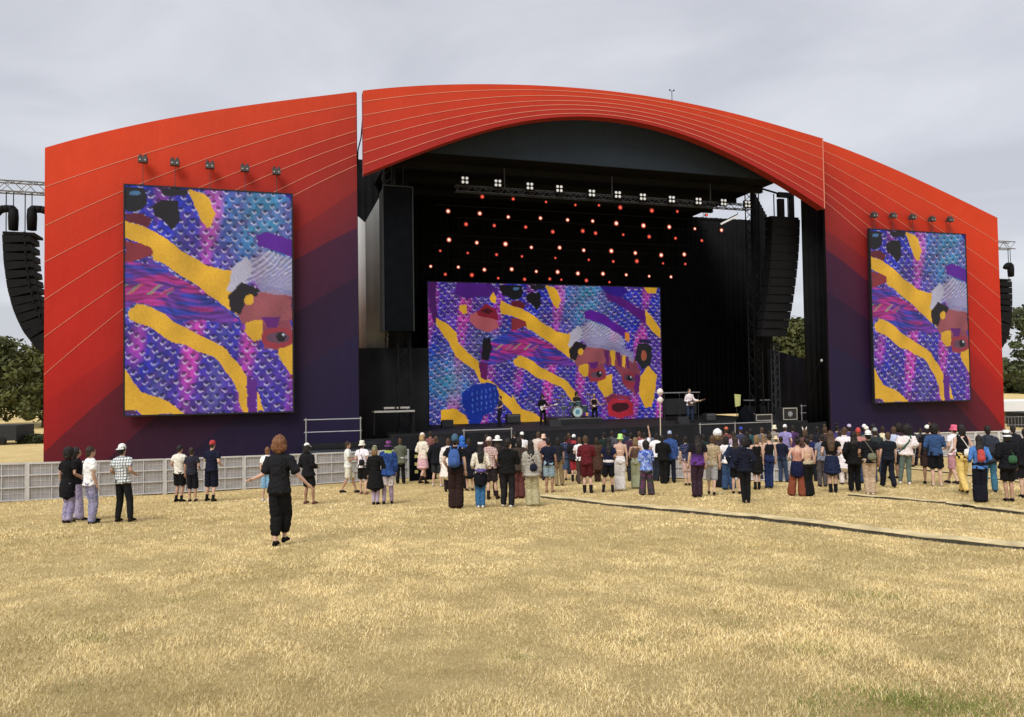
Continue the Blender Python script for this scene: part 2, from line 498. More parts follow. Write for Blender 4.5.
# dark trailer and hedge at far left; white marquee, dark kiosk, wire fence at far right
tr = on_ground(6, 444)
t = thing('site_trailer', 'black site trailer parked below the trees at the far left', 'trailer', tr)
dk = mat('dark_metal', (0.02, 0.021, 0.024), .6, var=.2)
MB().obox(tr + Vector((-0.3, 0, .85)), (1.7, 0, 0), (0, 1, 0), (0, 0, .55)).build('body', dk, t)
for s in (-1, 1):
    MB().lathe(tr + Vector((-.3 + s * .7, -1.0, .28)), [(.28, -.1), (.28, .1)], (0, 1, 0), 16).build('wheel', mat('tyre', (.012, .012, .012), .9), t)
MB().bar(tr + Vector((1.4, 0, .42)), tr + Vector((2.2, 0, .38)), .05).build('tow_bar', dk, t)
h0, h1 = on_ground(19, 443.5), on_ground(44, 443.5)
hv = []
r_ = np.random.default_rng(77)
hn = 2600
pp = np.array(h0) + (np.array(h1 + Vector((3, 0, 0))) - np.array(h0)) * r_.uniform(0, 1, hn)[:, None] + np.stack([np.zeros(hn), r_.uniform(-.5, .5, hn), r_.uniform(0.02, .62, hn)], 1)
a_ = r_.normal(size=(hn, 3)) * .09; b_ = r_.normal(size=(hn, 3)) * .06
hv = np.stack([pp + a_, pp + b_, pp - a_, pp - b_], 1).reshape(-1, 3)
o = mesh_obj('hedge', hv, np.arange(len(hv)).reshape(-1, 4).tolist(), leaf_mat('leaf_hedge', (.035, .045, .02)), origin=h0)
tag(o, 'low dark clipped hedge beside the black trailer at far left', 'hedge')

mq = on_ground(1020, 424)
t = thing('marquee', 'long white flat-roofed marquee beyond the right end of the stage', 'marquee', mq)
wm = mat('white_canvas', (.78, .78, .76), .8, var=.05)
zt = onY(1020, 412, mq.y).z; zp = onY(1020, 401, mq.y).z
MB().obox((mq.x + 2.5, mq.y + 2, (zt + zp) / 2), (5.5, 0, 0), (0, 2.5, 0), (0, 0, (zp - zt) / 2)).build('roof', wm, t)
for dx_ in (-2.9, 0, 2.9, 5.8, 7.9):
    MB().bar((mq.x + dx_, mq.y - .45, mq.z), (mq.x + dx_, mq.y - .45, zt), .05).build('pole', mat('alu', (.45, .46, .47), .45, .7, var=.1), t)
MB().obox((mq.x + 2.5, mq.y + 4.4, (mq.z + zt) / 2), (5.4, 0, 0), (0, .03, 0), (0, 0, (zt - mq.z) / 2 - .005)).build('back_wall', wm, t)
kq = on_ground(1018, 427)
t = thing('kiosk', 'dark box kiosk standing in front of the white marquee', 'kiosk', kq)
zt2 = onY(1018, 413, kq.y).z
MB().obox((kq.x + 1.3, kq.y, (kq.z + zt2) / 2), (1.6, 0, 0), (0, .8, 0), (0, 0, (zt2 - kq.z) / 2)).build('body', dk, t)
MB().obox((kq.x + 1.3, kq.y - .1, zt2 + .05), (1.75, 0, 0), (0, .98, 0), (0, 0, .045)).build('roof', dk, t)
f0 = on_ground(1003, 434)
t = thing('wire_fence', 'thin grey wire fence panels beyond the right end of the stage', 'fence', f0)
al = MATS['alu']
for k in range(5):
    a0 = f0 + Vector((k * 2.2 - 0.5, k * .3, 0))
    MB().bar(a0, a0 + Vector((0, 0, 1.15)), .025).build('post', al, t)
    if k < 4:
        pm = MB()
        for j in range(1, 9):
            q = a0 + Vector((2.2, .3, 0)) * (j / 9); pm.bar(q + Vector((0, 0, .06)), q + Vector((0, 0, 1.12)), .009, 4)
        for zz_ in (.06, .58, 1.12): pm.bar(a0 + Vector((0, 0, zz_)), a0 + Vector((2.2, .3, zz_)), .014, 5)
        pm.build('mesh_panel', al, t)
# ------------------------------------------------------------------ stage shell
DECK = -0.62
GRD = gz(60)
black_cloth = mat('black_cloth', (0.006, 0.0062, 0.007), .95, var=.3, scale=1.2, spec=.1)
black_scrim = mat('black_scrim', (0.0042, 0.0052, 0.007), .95, var=.25, scale=2, spec=.05)
slate_vinyl = mat('slate_vinyl', (0.015, 0.0225, 0.032), .75, var=.15, scale=.5, spec=.2)
steel_dark = mat('dark_steel', (0.010, 0.0105, 0.012), .8, 0, var=.2, spec=.12)
alu = MATS['alu']
shellm = vcol_mat('printed_vinyl', rough=.62, spec=.22, dirt=.10, scale=.45)
stripem = mat('pale_stripe', (.62, .23, .155), .6, var=.06, scale=1)
back_red = mat('red_edge', (.30, .028, .016), .6, var=.1)

def curve_fit(pts, v, deg):
    q = np.array([onst(x, y, v) for x, y in pts])
    return np.poly1d(np.polyfit(q[:, 0], q[:, 1], min(deg, len(pts) - 1)))

def lerp3(c0, c1, t):
    return [c0[i] + (c1[i] - c0[i]) * t for i in range(3)]

def add_vcol(o, cols):
    a = o.data.color_attributes.new('Col', 'FLOAT_COLOR', 'POINT')
    cc = np.ones((len(cols), 4)); cc[:, :3] = cols
    a.data.foreach_set('color', cc.ravel())

def band(parent, ua, ub, v, zt, zb, zlo, colf, n=60, m_=6, name='panel'):
    """printed panel between the curves zt(u) and zb(u)"""
    V, C, F = [], [], []
    for j in range(m_ + 1):
        for i in range(n + 1):
            u = ua + (ub - ua) * i / n
            a, b = max(zt(u), zlo(u)), max(zb(u), zlo(u))
            z = a + (b - a) * j / m_
            V.append(ST(u, v, z)); C.append(colf((u - ua) / (ub - ua), j / m_, u, z))
    for j in range(m_):
        for i in range(n):
            q = (j * (n + 1) + i, (j + 1) * (n + 1) + i, (j + 1) * (n + 1) + i + 1, j * (n + 1) + i + 1)
            if abs(V[q[0]][2] - V[q[1]][2]) + abs(V[q[3]][2] - V[q[2]][2]) > 1e-4: F.append(q)
    if not F: return None
    o = mesh_obj(name, V, F, shellm, parent)
    add_vcol(o, C)
    return o

def stripe(parent, ua, ub, v, zc, w=0.024, n=60):
    V, F = [], []
    for i in range(n + 1):
        u = ua + (ub - ua) * i / n
        z = zc(u)
        for dz, dv in ((-w / 2, 0), (-w / 2, -.012), (w / 2, -.012), (w / 2, 0)): V.append(ST(u, v + dv, z + dz))
    for i in range(n):
        for j in range(3): F.append((i * 4 + j, i * 4 + j + 1, i * 4 + 5 + j, i * 4 + 4 + j)[::-1])
    return mesh_obj('stripe', V, F, stripem, parent)

def slab_back(parent, ua, ub, v0, v1, zt, zlo, n=50, name='edge_frame', material=None):
    """sides, top and back of a flat stage piece"""
    V, F = [], []
    for i in range(n + 1):
        u = ua + (ub - ua) * i / n
        for v in (v0, v1): V += [ST(u, v, zlo(u)), ST(u, v, zt(u))]
    for i in range(n):
        a, b = i * 4, i * 4 + 4
        F += [(a + 1, b + 1, b + 3, a + 3), (a + 2, a + 3, b + 3, b + 2), (a, a + 2, b + 2, b)]
    F += [(0, 1, 3, 2), (n * 4, n * 4 + 2, n * 4 + 3, n * 4 + 1)]
    return mesh_obj(name, V, F, material or back_red, parent)

def shade_cols(seq):
    return [tuple(s2l(c)) for c in seq]

DIV = 1.30
def C_(r, g, b):
    return np.minimum(s2l([r, g, b]) / DIV, .9)

def wing(label, ua, ub, curves, bounds, palette, mirror):
    zlo = lambda u: GRD - .3
    t = thing('stage_wing', label, 'stage wing', ST((ua + ub) / 2, .25, GRD))
    allc = curves + bounds + [lambda u: GRD - .3]
    for k in range(len(allc) - 1):
        ca, cb = palette[k]
        nxt = palette[k + 1] if k + 1 < len(palette) else None
        def colf(s, q, u, z, ca=ca, cb=cb, nxt=nxt):
            x_ = 1 - s if mirror else s      # 0 at the outer edge, 1 beside the opening
            c_ = np.array(ca) * (1 - x_) + np.array(cb) * x_
            if nxt is not None: c_ = c_ * (1 - .38 * q) + (np.array(nxt[0]) * (1 - x_) + np.array(nxt[1]) * x_) * .38 * q
            return c_
        band(t, ua, ub, 0.0, allc[k], allc[k + 1], zlo, colf)
    for c in curves[1:]: stripe(t, ua, ub, -.001, c)
    slab_back(t, ua, ub, 0.001, .12, curves[0], zlo)
    ui = ua - .004 if mirror else ub + .004
    MB().sbox(min(ui, ui + (-.02 if mirror else .02)), max(ui, ui + (-.02 if mirror else .02)), .002, .14, GRD - .3, curves[0](ui) - .05).build('inner_trim', black_cloth, t)
    return t

Ltop = curve_fit([(45, 148), (106, 130.5), (180, 117), (250, 105), (300, 98), (355, 92)], 0, 3)
Llines = [
    [(46, 186.8), (139.5, 155.3), (200, 138), (264, 122), (356, 104)],
    [(46, 225), (124, 191), (180, 169), (264, 139), (356, 117)],
    [(46, 262), (124, 221.5), (200, 186), (291.5, 154), (356, 130)],
    [(46, 298), (124, 251), (244, 187), (303, 158), (356, 143.4)],
    [(46, 336), (123, 281), (276, 191.6), (356, 154.5)],
    [(46, 373), (123, 309), (293, 196), (356, 165.5)],
]
Lb = [
    [(46, 400), (123, 351), (294, 229), (357, 191)],
    [(45, 456), (123, 374), (294, 268), (357, 224)],
    [(100, 470), (145, 420), (294, 318), (357, 275)],
    [(160, 480), (230, 420), (300, 372), (357, 335)],
]
UL0, UL1 = -0.04, 11.53
pal = [
    (C_(226, 68, 28), C_(212, 68, 34)), (C_(222, 63, 27), C_(202, 62, 35)), (C_(217, 57, 26), C_(193, 56, 35)),
    (C_(208, 46, 25), C_(180, 48, 34)), (C_(204, 42, 25), C_(172, 46, 35)), (C_(198, 38, 25), C_(164, 44, 36)),
    (C_(194, 34, 26), C_(150, 42, 38)), (C_(178, 29, 27), C_(120, 36, 44)),
    (C_(112, 24, 36), C_(66, 29, 60)), (C_(64, 20, 40), C_(44, 24, 56)), (C_(38, 19, 42), C_(36, 27, 63)),
]
wing('tall orange-red printed wing with wide left video screen, left end of stage', UL0, UL1,
     [Ltop] + [curve_fit(p, 0, 2) for p in Llines], [curve_fit(p, 0, 2) for p in Lb], pal, False)

Rtop = curve_fit([(824, 141), (844, 148.5), (881.7, 163.5), (919, 180), (957, 198), (998, 218)], 0, 3)
l824 = [151, 162, 172.7, 183, 192, 201]; l844 = [159.5, 172, 184, 196, 206, 217]; l999 = [243, 270, 297, 322, 348, 373]
l920 = [197.5, 217, 236, 254, 271, 288]
Rl = [[(824, a), (844, b), (920, c), (999, d)] for a, b, c, d in zip(l824, l844, l920, l999)]
Rb = [
    [(824, 229), (871, 262), (972, 352), (1003, 386)],
    [(824, 248), (871, 284), (972, 388), (1004, 428)],
    [(824, 290), (871, 322), (954, 402), (985, 438)],
    [(824, 342), (871, 370), (930, 425)],
]
UR0, UR1 = 35.42, 47.22
palR = [(np.array(a) * 1.02, np.array(b) * 1.02) for a, b in pal]
wing('orange-red printed wing behind the right video screen, right end of stage', UR0, UR1,
     [Rtop] + [curve_fit(p, 0, 2) for p in Rl], [curve_fit(p, 0, 2) for p in Rb], palR, True)

# arch
VA = -0.6
Atop = curve_fit([(363, 90.5), (400, 87), (450, 84.5), (500, 84), (545, 86), (584, 88.5), (623.6, 92.5), (674, 100.5), (720, 110), (759, 120), (823, 138.5)], VA, 5)
Alow = curve_fit([(363.7, 174), (395.8, 161), (421, 152), (451.5, 140.8), (485, 129.6), (512, 123.5), (540, 119), (590, 117), (632, 121), (674, 131.6), (713, 145.5), (741, 159.5), (760, 169), (805, 196), (822, 207)], VA, 5)
UA0, UA1 = 11.75, 34.87
t = thing('stage_arch', 'curved orange-red arch with pale stripes spanning the stage opening', 'stage arch', ST((UA0 + UA1) / 2, VA, DECK))
fr = [0, .135, .30, .46, .60, .75, .89, 1]
mixc = lambda f_: (lambda u: Atop(u) + (Alow(u) - Atop(u)) * f_)
acol = [(214, 68, 34), (209, 65, 36), (204, 61, 36), (199, 57, 36), (193, 53, 37), (186, 49, 37), (176, 42, 36)]
for k in range(7):
    c = C_(*acol[k])
    band(t, UA0, UA1, VA, mixc(fr[k]), mixc(fr[k + 1]), lambda u: -9, lambda s, q, u, z, c=c: c, n=90, m_=2)
for f_ in fr[1:-1]: stripe(t, UA0, UA1, VA - .001, mixc(f_), .025, 90)
slab_back(t, UA0, UA1, VA + .001, VA + .5, Atop, Alow, 90)
# thin pale trim where the arch ends over the right wing
MB().sbox(UA1 + .001, UA1 + .05, VA - .012, VA + .2, Alow(UA1), Atop(UA1)).build('end_trim', stripem, t)

def drape(name, label, pts_uv, z0, z1, material, cat='curtain', amp=.06, wl=.35, group=None, ztop=None):
    """hanging cloth with folds along a path in (u, v)"""
    L = [0]
    for a, b in zip(pts_uv[:-1], pts_uv[1:]): L.append(L[-1] + math.dist(a, b))
    n = max(8, int(L[-1] / (wl / 6)))
    V, F = [], []
    for i in range(n + 1):
        s = L[-1] * i / n
        k = max(j for j in range(len(L) - 1) if L[j] <= s + 1e-9)
        f_ = (s - L[k]) / (L[k + 1] - L[k]); a, b = pts_uv[k], pts_uv[k + 1]
        nu, nv = -(b[1] - a[1]) / (L[k + 1] - L[k]), (b[0] - a[0]) / (L[k + 1] - L[k])
        w = amp * (math.sin(2 * math.pi * s / wl) * .7 + .5 * math.sin(2 * math.pi * s / (wl * 2.7) + 1))
        u, v = a[0] + (b[0] - a[0]) * f_ + nu * w, a[1] + (b[1] - a[1]) * f_ + nv * w
        zt = z1 if ztop is None else ztop[0] + (ztop[1] - ztop[0]) * (s / L[-1])
        V += [ST(u, v, z0), ST(u, v, (z0 + zt) / 2), ST(u, v, zt), ST(u, v + .03, z0), ST(u, v + .03, (z0 + zt) / 2), ST(u, v + .03, zt)]
    for i in range(n):
        a, b = i * 6, i * 6 + 6
        F += [(a, b, b + 1, a + 1), (a + 1, b + 1, b + 2, a + 2), (a + 3, a + 4, b + 4, b + 3), (a + 4, a + 5, b + 5, b + 4), (a + 2, b + 2, b + 5, a + 5), (a, a + 3, b + 3, b)]
    o = mesh_obj(name, V, F, material, None, True, origin=ST(pts_uv[0][0], pts_uv[0][1], z0))
    return tag(o, label, cat, group)

# roof with dark front fascia
t = thing('stage_roof', 'dark stage roof with slate-grey front fascia under the arch', 'stage roof', ST(23.2, 5, DECK))
MB().sbox(13.1, 33.3, .75, 12, 11.85, 12.25).build('roof_slab', black_cloth, t)
# fascia built as vinyl sheets side by side
us = np.linspace(13.6, 32.7, 13)
for a, b in zip(us[:-1], us[1:]): MB().sbox(a + .002, b - .002, .45, .55, 11.8, min(max(Alow(a), Alow(b), Alow((a + b) / 2)) + .75, Atop((a + b) / 2) - .15)).build('fascia_sheet', slate_vinyl, t)
for u in (13.3, 33.08):
    for v in (2.9, 11.5):
        ch, br = truss_mb(ST(u, v, DECK), ST(u, v, 11.84), .5, .03, upv=TU)
        ch.build('column', steel_dark, t); br.build('column_lacing', steel_dark, t)
for k, v in enumerate((2.2, 4.6, 7.0, 9.4)):
    MB().sbox(13.2, 33.2, v - .12, v + .12, 11.55, 11.848).build('rafter', steel_dark, t)

ub_, _ = onst(771, 300, 9.2)
drape('back_curtain', 'full-height black curtain across the back of the stage', [(12.6, 9.2), (ub_, 9.2)], DECK, 11.8, black_cloth)
drape('side_curtain', 'black curtain along the left side of the stage', [(14.3, 3.2), (12.9, 9.1)], DECK, 11.8, black_cloth)
drape('side_curtain', 'black curtain along the right side of the stage', [(32.75, 2.4), (ub_ - .1, 9.1)], DECK, 11.84, black_cloth)
ua_, _ = onst(804, 300, .9); uc_, _ = onst(827, 300, .9)
drape('leg_curtain', 'narrow black leg curtain hanging against the right wing', [(ua_, .9), (uc_ + .6, .9)], GRD, 11.4, black_cloth, amp=.04)
ua_, _ = onst(357, 300, 5); uc_, _ = onst(386, 300, 5)
drape('leg_curtain', 'black curtain behind the pale side sheet left of the stage', [(ua_ - .4, 6.6), (uc_ + 1.2, 6.6)], GRD, 13.1, black_cloth)
# pale grey side sheets, left
a0, _ = onst(352, 300, 4.2); a1, _ = onst(372, 300, 4.2)
_, zt0 = onst(357, 217, 4.2); _, zt1 = onst(370, 228, 4.2); _, zb0 = onst(362, 352, 4.2)
drape('side_sheet', 'pale grey sheet hanging beside the inner edge of the left wing', [(a0, 4.2), (a1, 4.2)], zb0, zt0, mat('pale_sheet', (.72, .75, .76), .8, var=.1, scale=.8), cat='sheet', amp=.03, wl=.6, ztop=(zt0 + .3, zt1))
a0, _ = onst(366, 300, 3); a1, _ = onst(388, 300, 3)
_, zt0 = onst(367, 222, 3); _, zt1 = onst(386, 184, 3); _, zb0 = onst(372, 350, 3)
drape('side_sheet', 'grey-green sheet behind the black speaker scrim left of the stage', [(a0, 3), (a1, 3)], zb0, zt1, mat('grey_sheet', (.25, .28, .28), .8, var=.12, scale=.8), cat='sheet', amp=.03, wl=.5, ztop=(zt0, zt1))
a0, _ = onst(356, 380, 2.6); a1, _ = onst(428, 380, 2.6); _, zt = onst(372, 348, 2.6)
drape('low_curtain', 'dark sagging curtain under the left speaker scrim', [(a0, 2.6), (a1, 2.6)], GRD, zt, mat('charcoal_cloth', (.010, .0115, .0135), .85, var=.35, scale=.9), amp=.07, wl=.8)
a0, za = onst(768, 349, 5.5); a1, zb = onst(815, 361, 5.5)
drape('low_curtain', 'dark rippled windbreak beside the right side of the stage', [(a0, 5.5), (a1, 5.5)], GRD, za, mat('navy_cloth', (.010, .012, .018), .8, var=.3, scale=.9), amp=.05, wl=.7, ztop=(za, zb))

# deck
t = thing('stage_deck', 'black raised stage floor with dark skirted front', 'stage', ST(23.3, .3, GRD))
MB().sbox(13.0, 34.2, .25, 12, DECK - .16, DECK).build('deck', mat('deck_ply', (.010, .010, .011), .7, var=.3, scale=1.5), t)
MB().sbox(13.2, 34.0, .6, 11.8, GRD - .2, DECK - .165).build('understage', black_cloth, t)
def skirt():
    V, F = [], []
    n = 240
    for i in range(n + 1):
        u = 11.7 + (35.3 - 11.7) * i / n
        w = .03 * math.sin(u * 9) + .05 * math.sin(u * 2.3 + 1)
        sag = .10 * abs(math.sin(u * 1.15))
        for z, vv in ((DECK - .04 - sag * .6, .2), ((DECK + GRD) / 2, .1 + w), (GRD - .1, .05 + w)): V.append(ST(u, vv, z))
    for i in range(n):
        for j in range(2): F.append((i * 3 + j, i * 3 + j + 1, i * 3 + 4 + j, i * 3 + 3 + j))
    return mesh_obj('skirt', V, F, mat('skirt_vinyl', (.009, .010, .013), .65, var=.3, scale=.8, spec=.2), t, True)
skirt()

# ------------------------------------------------------------------ LED screens
def in_poly(S, T, poly):
    ins = np.zeros(S.shape, bool)
    n = len(poly); j = n - 1
    for i in range(n):
        xi, yi = poly[i]; xj, yj = poly[j]
        if yi != yj:
            c = ((yi > T) != (yj > T)) & (S < (xj - xi) * (T - yi) / (yj - yi) + xi)
            ins ^= c
        j = i
    return ins

ASP = 1.79
def smooth_noise(S, T, freq, seed):
    r = np.random.default_rng(seed); v = np.zeros(S.shape)
    for _ in range(8):
        th = r.uniform(0, 6.28); f_ = freq * r.uniform(.6, 1.6)
        v += np.sin((S * math.cos(th) + T * math.sin(th)) * f_ + r.uniform(0, 6.28))
    return v / 4.0
# tracing frames: LS = left portrait screen, MA / MB_ = left and right halves of the centre screen
def LS(p): return [((.335 + .405 * (x - 14) / 503) * ASP, (y - (12 + 28 * (x - 14) / 503)) / (702 - (12 + 28 * (x - 14) / 503))) for x, y in p]
def _main(px, py):
    top = 280 + (px - 428) / 232 * 10
    return ((px - 428) / 233 * ASP, (py - top) / (422 - top))
def MA(p): return [_main(420 + x / 4.626, 275 + y / 4.626) for x, y in p]
def MBp(p): return [_main(545 + x / 4.626, 275 + y / 4.626) for x, y in p]

def paint(S, T):
    S = S + .004 * smooth_noise(S, T, 60, 91); T = T + .004 * smooth_noise(S, T, 60, 92)
    img = np.zeros(S.shape + (3,))
    # scale field: hue drifts along diagonals
    h1 = .7 * smooth_noise(S, T, 13, 1) + 1.0 * np.sin(S * 27 + T * 4)
    h2 = smooth_noise(S, T, 7, 2)
    blue, viol, mag, cyan, slate = [s2l(c) for c in ((32, 42, 166), (86, 48, 152), (182, 56, 160), (62, 138, 172), (76, 78, 136))]
    def w(x, a, b): return np.clip((x - a) / (b - a), 0, 1)[..., None]
    img[:] = blue
    img = img * (1 - w(h2, -.3, .7)) + viol * w(h2, -.3, .7)
    img = img * (1 - w(h1, .5, 1.3)) + mag * w(h1, .5, 1.3)
    lc = np.exp(-((S - 1.19) / .16) ** 2 - ((T - .1) / .28) ** 2)[..., None] + .95 * np.exp(-((S - .13) / .17) ** 2 - ((T - .70) / .17) ** 2)[..., None] + .6 * np.exp(-((S - .55) / .2) ** 2 - ((T - .45) / .1) ** 2)[..., None]
    lc = np.clip(lc, 0, .85); img = img * (1 - lc) + cyan * lc
    sl = w(-h1, .5, 1.4) * .6; img = img * (1 - sl) + slate * sl
    # scales: offset rows, pale crescent below a dark dot
    cs = .053
    r0 = T / .0262 + .6 * np.sin(S * 9) + S * 4.0; row = np.floor(r0); fy = r0 - row - .5
    c0 = S / cs + .5 * (row % 2) + .35 * np.sin(T * 8); fx = c0 - np.floor(c0) - .5
    cid = np.floor(c0)
    hsh = np.sin(cid * 12.9898 + row * 78.233) * 43758.5453; hsh = hsh - np.floor(hsh)
    hs2 = np.sin(cid * 39.346 + row * 11.135) * 24634.6345; hs2 = hs2 - np.floor(hs2)
    img *= (.62 + .75 * hsh)[..., None]
    img = img * (1 - .35 * (hs2 > .7)[..., None]) + (.35 * (hs2 > .7))[..., None] * s2l((110, 60, 150))
    d = np.hypot(fx + .05 * np.sin(row * 2.1), (fy + .25) * .52)
    dot = (d < .17)
    cres = (d > .19) & (d < .335 - .25 * np.abs(fx)) & (fy > -.12 + .3 * fx)
    img[dot] = img[dot] * .30 + s2l((20, 14, 60)) * .7
    img[cres] = img[cres] * .45 + s2l((206, 198, 220)) * (.45 + .35 * hs2[cres])[:, None]
    # streaked band between the two upper stripes
    st = in_poly(S, T, LS([(10, 240), (100, 250), (200, 310), (300, 385), (350, 425), (300, 430), (240, 420), (170, 430), (90, 375), (40, 365), (8, 390), (-140, 420), (-150, 330)]))
    sn = np.sin((T * 1.0 - S * .12) * 330 + 9 * smooth_noise(S, T, 14, 5)) * .35 + .35 * np.sin((T - S * .3) * 120 + 5 * smooth_noise(S, T, 25, 15)) + .5
    hue = .6 * smooth_noise(S * .6, T * 2.2, 22, 6) + .5 * smooth_noise(S * .5, T * 3, 50, 16)
    stc = np.where((hue > .25)[..., None], s2l((170, 45, 130)), np.where((hue < -.35)[..., None], s2l((48, 60, 165)), s2l((105, 50, 150))))
    img[st] = (stc * (.55 + .7 * sn[..., None]))[st]
    rb = st & (np.abs(T - .455) < .022) & (((S * 14 + T * 18) % 1.0) < .42) & (S < .80)
    rr = (S * 23 + T * 30) % 1.0
    rbc = np.where((rr < .3)[..., None], s2l((90, 190, 130)), np.where((rr < .55)[..., None], s2l((230, 140, 110)), s2l((200, 40, 120))))
    img[rb] = img[rb] * .35 + rbc[rb] * .55
    def fill(poly, c, k=1.0):
        mk = in_poly(S, T, poly); img[mk] = img[mk] * (1 - k) + s2l(c) * k
    def ell(frame, cx, cy, rx, ry, c, ang=0.0, k=1.0):
        pts = [(cx + rx * math.cos(a) * math.cos(ang) - ry * math.sin(a) * math.sin(ang), cy + rx * math.cos(a) * math.sin(ang) + ry * math.sin(a) * math.cos(ang)) for a in np.linspace(0, 2 * math.pi, 28)[:-1]]
        fill(frame(pts), c, k)
    YEL = (222, 168, 44)
    # top-left shapes (shared by both framings)
    fill(MA([(37, 23), (75, 23), (70, 70), (75, 190), (60, 220), (40, 130)]), (70, 20, 90))
    fill(MA([(160, 25), (300, 35), (345, 60), (330, 100), (240, 95), (205, 110), (150, 75)]), (72, 22, 120))
    fill(MA([(345, 42), (445, 45), (450, 85), (400, 100), (360, 92)]), (14, 12, 22))
    fill(MA([(215, 180), (245, 160), (330, 200), (345, 235), (300, 260), (245, 245), (215, 210)]), (170, 84, 92))
    fill(MA([(245, 165), (285, 128), (330, 155), (340, 205), (300, 195), (250, 185)]), (128, 22, 44))
    fill(MA([(262, 160), (290, 148), (318, 165), (300, 178)]), (66, 8, 22))
    fill(MA([(300, 105), (320, 72), (335, 100), (328, 130), (310, 122)]), YEL)
    fill(MA([(170, 135), (200, 130), (205, 170), (185, 180), (168, 155)]), YEL)
    # main yellow ribbons
    fill(LS([(-42, 92), (14, 118), (100, 150), (180, 210), (250, 255), (345, 275), (338, 330), (345, 395), (385, 438), (360, 415), (290, 370), (200, 300), (140, 262), (95, 236), (90, 205), (60, 190), (14, 172), (-40, 160)]), YEL)
    fill(LS([(195, 22), (215, 75), (235, 115), (252, 142), (268, 136), (279, 100), (265, 62), (245, 36)]), YEL)
    fill(LS([(22, 390), (48, 368), (90, 380), (180, 440), (270, 485), (310, 510), (350, 560), (379, 602), (374, 700), (358, 700), (345, 640), (320, 590), (275, 535), (235, 515), (150, 485), (80, 440), (28, 416)]), YEL)
    fill(LS([(374, 596), (405, 606), (401, 702), (375, 702)]), (88, 26, 122))
    fill(LS([(405, 640), (425, 700), (404, 700)]), YEL)
    fill(LS([(-180, 430), (-110, 480), (-40, 540), (35, 600), (60, 635), (110, 650), (160, 680), (185, 702), (60, 702), (0, 640), (-60, 580), (-150, 500)]), YEL)
    fill(LS([(10, 560), (35, 600), (60, 635), (40, 700), (10, 702)]), YEL)
    fill(LS([(10, 685), (40, 690), (55, 702), (10, 702)]), (70, 40, 80))
    fill(MA([(70, 190), (110, 210), (155, 260), (165, 310), (200, 345), (255, 400), (258, 455), (205, 415), (150, 365), (125, 310), (95, 260), (70, 225)]), YEL)
    fill(MA([(85, 612), (150, 608), (190, 640), (207, 692), (85, 692)]), YEL)
    # upper-left dark balls and petals of the portrait crop
    ell(LS, 38, 55, 40, 36, (14, 16, 24)); ell(LS, 42, 36, 16, 8, (70, 110, 150))
    fill(LS([(90, 75), (120, 55), (170, 60), (172, 115), (150, 150), (128, 120), (100, 105)]), (16, 14, 22))
    fill(LS([(14, 95), (55, 95), (90, 115), (78, 140), (14, 118)]), (96, 22, 40))
    fill(LS([(14, 180), (60, 190), (92, 200), (95, 222), (60, 235), (14, 245)]), (130, 40, 50))
    fill(LS([(112, 18), (200, 24), (195, 40), (150, 45), (120, 40)]), (24, 22, 30))
    fill(LS([(405, 165), (440, 155), (517, 178), (560, 215), (640, 262), (655, 300), (600, 285), (517, 232), (440, 205), (410, 195)]), (86, 18, 140))
    fill(MBp([(262, 82), (340, 108), (420, 158), (470, 182), (462, 240), (400, 192), (320, 142), (270, 115)]), (84, 16, 116))
    fill(MBp([(235, 52), (360, 60), (380, 90), (330, 110), (260, 85)]), (44, 20, 130))
    fill(MBp([(458, 170), (492, 200), (535, 262), (535, 308), (490, 270), (462, 235)]), YEL)
    fill(MBp([(455, 62), (525, 66), (515, 98), (478, 96)]), YEL)
    fur = in_poly(S, T, LS([(340, 285), (385, 240), (440, 212), (517, 236), (600, 280), (640, 330), (600, 345), (517, 335), (440, 322), (395, 300), (352, 330)]))
    fs = np.sin((S * .8 + T * 1.0) * 260 + 7 * smooth_noise(S, T, 20, 31)) * .5 + .5
    img[fur] = img[fur] * .4 + (s2l((196, 188, 206)) * (.25 + .55 * fs)[..., None])[fur]
    # face fragments
    sk = (150, 78, 84)
    fill(MBp([(110, 405), (130, 360), (185, 335), (262, 345), (335, 372), (402, 402), (425, 455), (430, 520), (400, 565), (360, 540), (330, 470), (300, 430), (250, 420), (262, 470), (245, 505), (180, 502), (165, 432), (120, 428)]), (136, 62, 78))
    fill(MBp([(108, 400), (122, 360), (170, 338), (215, 330), (262, 372), (268, 395), (245, 420), (170, 432), (118, 428)]), sk)
    fill(MBp([(150, 300), (250, 290), (345, 340), (400, 380), (395, 420), (330, 380), (250, 350), (170, 340)]), (146, 140, 172), .75)
    for a_, b_ in (((265, 355), (268, 440)), ((320, 365), (330, 440)), ((360, 385), (372, 450))):
        fill(MBp([(a_[0] - 12, a_[1]), (a_[0] + 12, a_[1] + 6), (b_[0] + 5, b_[1]), (b_[0] - 8, b_[1] - 10)]), (92, 26, 92))
    fill(MBp([(280, 360), (305, 360), (305, 430), (290, 430)]), YEL); fill(MBp([(345, 380), (360, 385), (350, 440), (338, 430)]), YEL)
    fill(MBp([(355, 275), (380, 280), (378, 320), (358, 315)]), (214, 130, 40))
    fill(MBp([(130, 425), (172, 418), (180, 470), (150, 480), (128, 450)]), YEL)
    fill(MBp([(228, 475), (290, 470), (290, 560), (252, 577), (215, 515)]), YEL)
    fill(MBp([(172, 412), (225, 408), (215, 440), (190, 442)]), (96, 22, 110))
    ell(MBp, 216, 470, 46, 29, (150, 46, 60)); ell(MBp, 216, 470, 32, 15, (96, 62, 80)); ell(MBp, 225, 468, 13, 13, (14, 12, 20)); ell(MBp, 231, 463, 4, 4, (190, 190, 200))
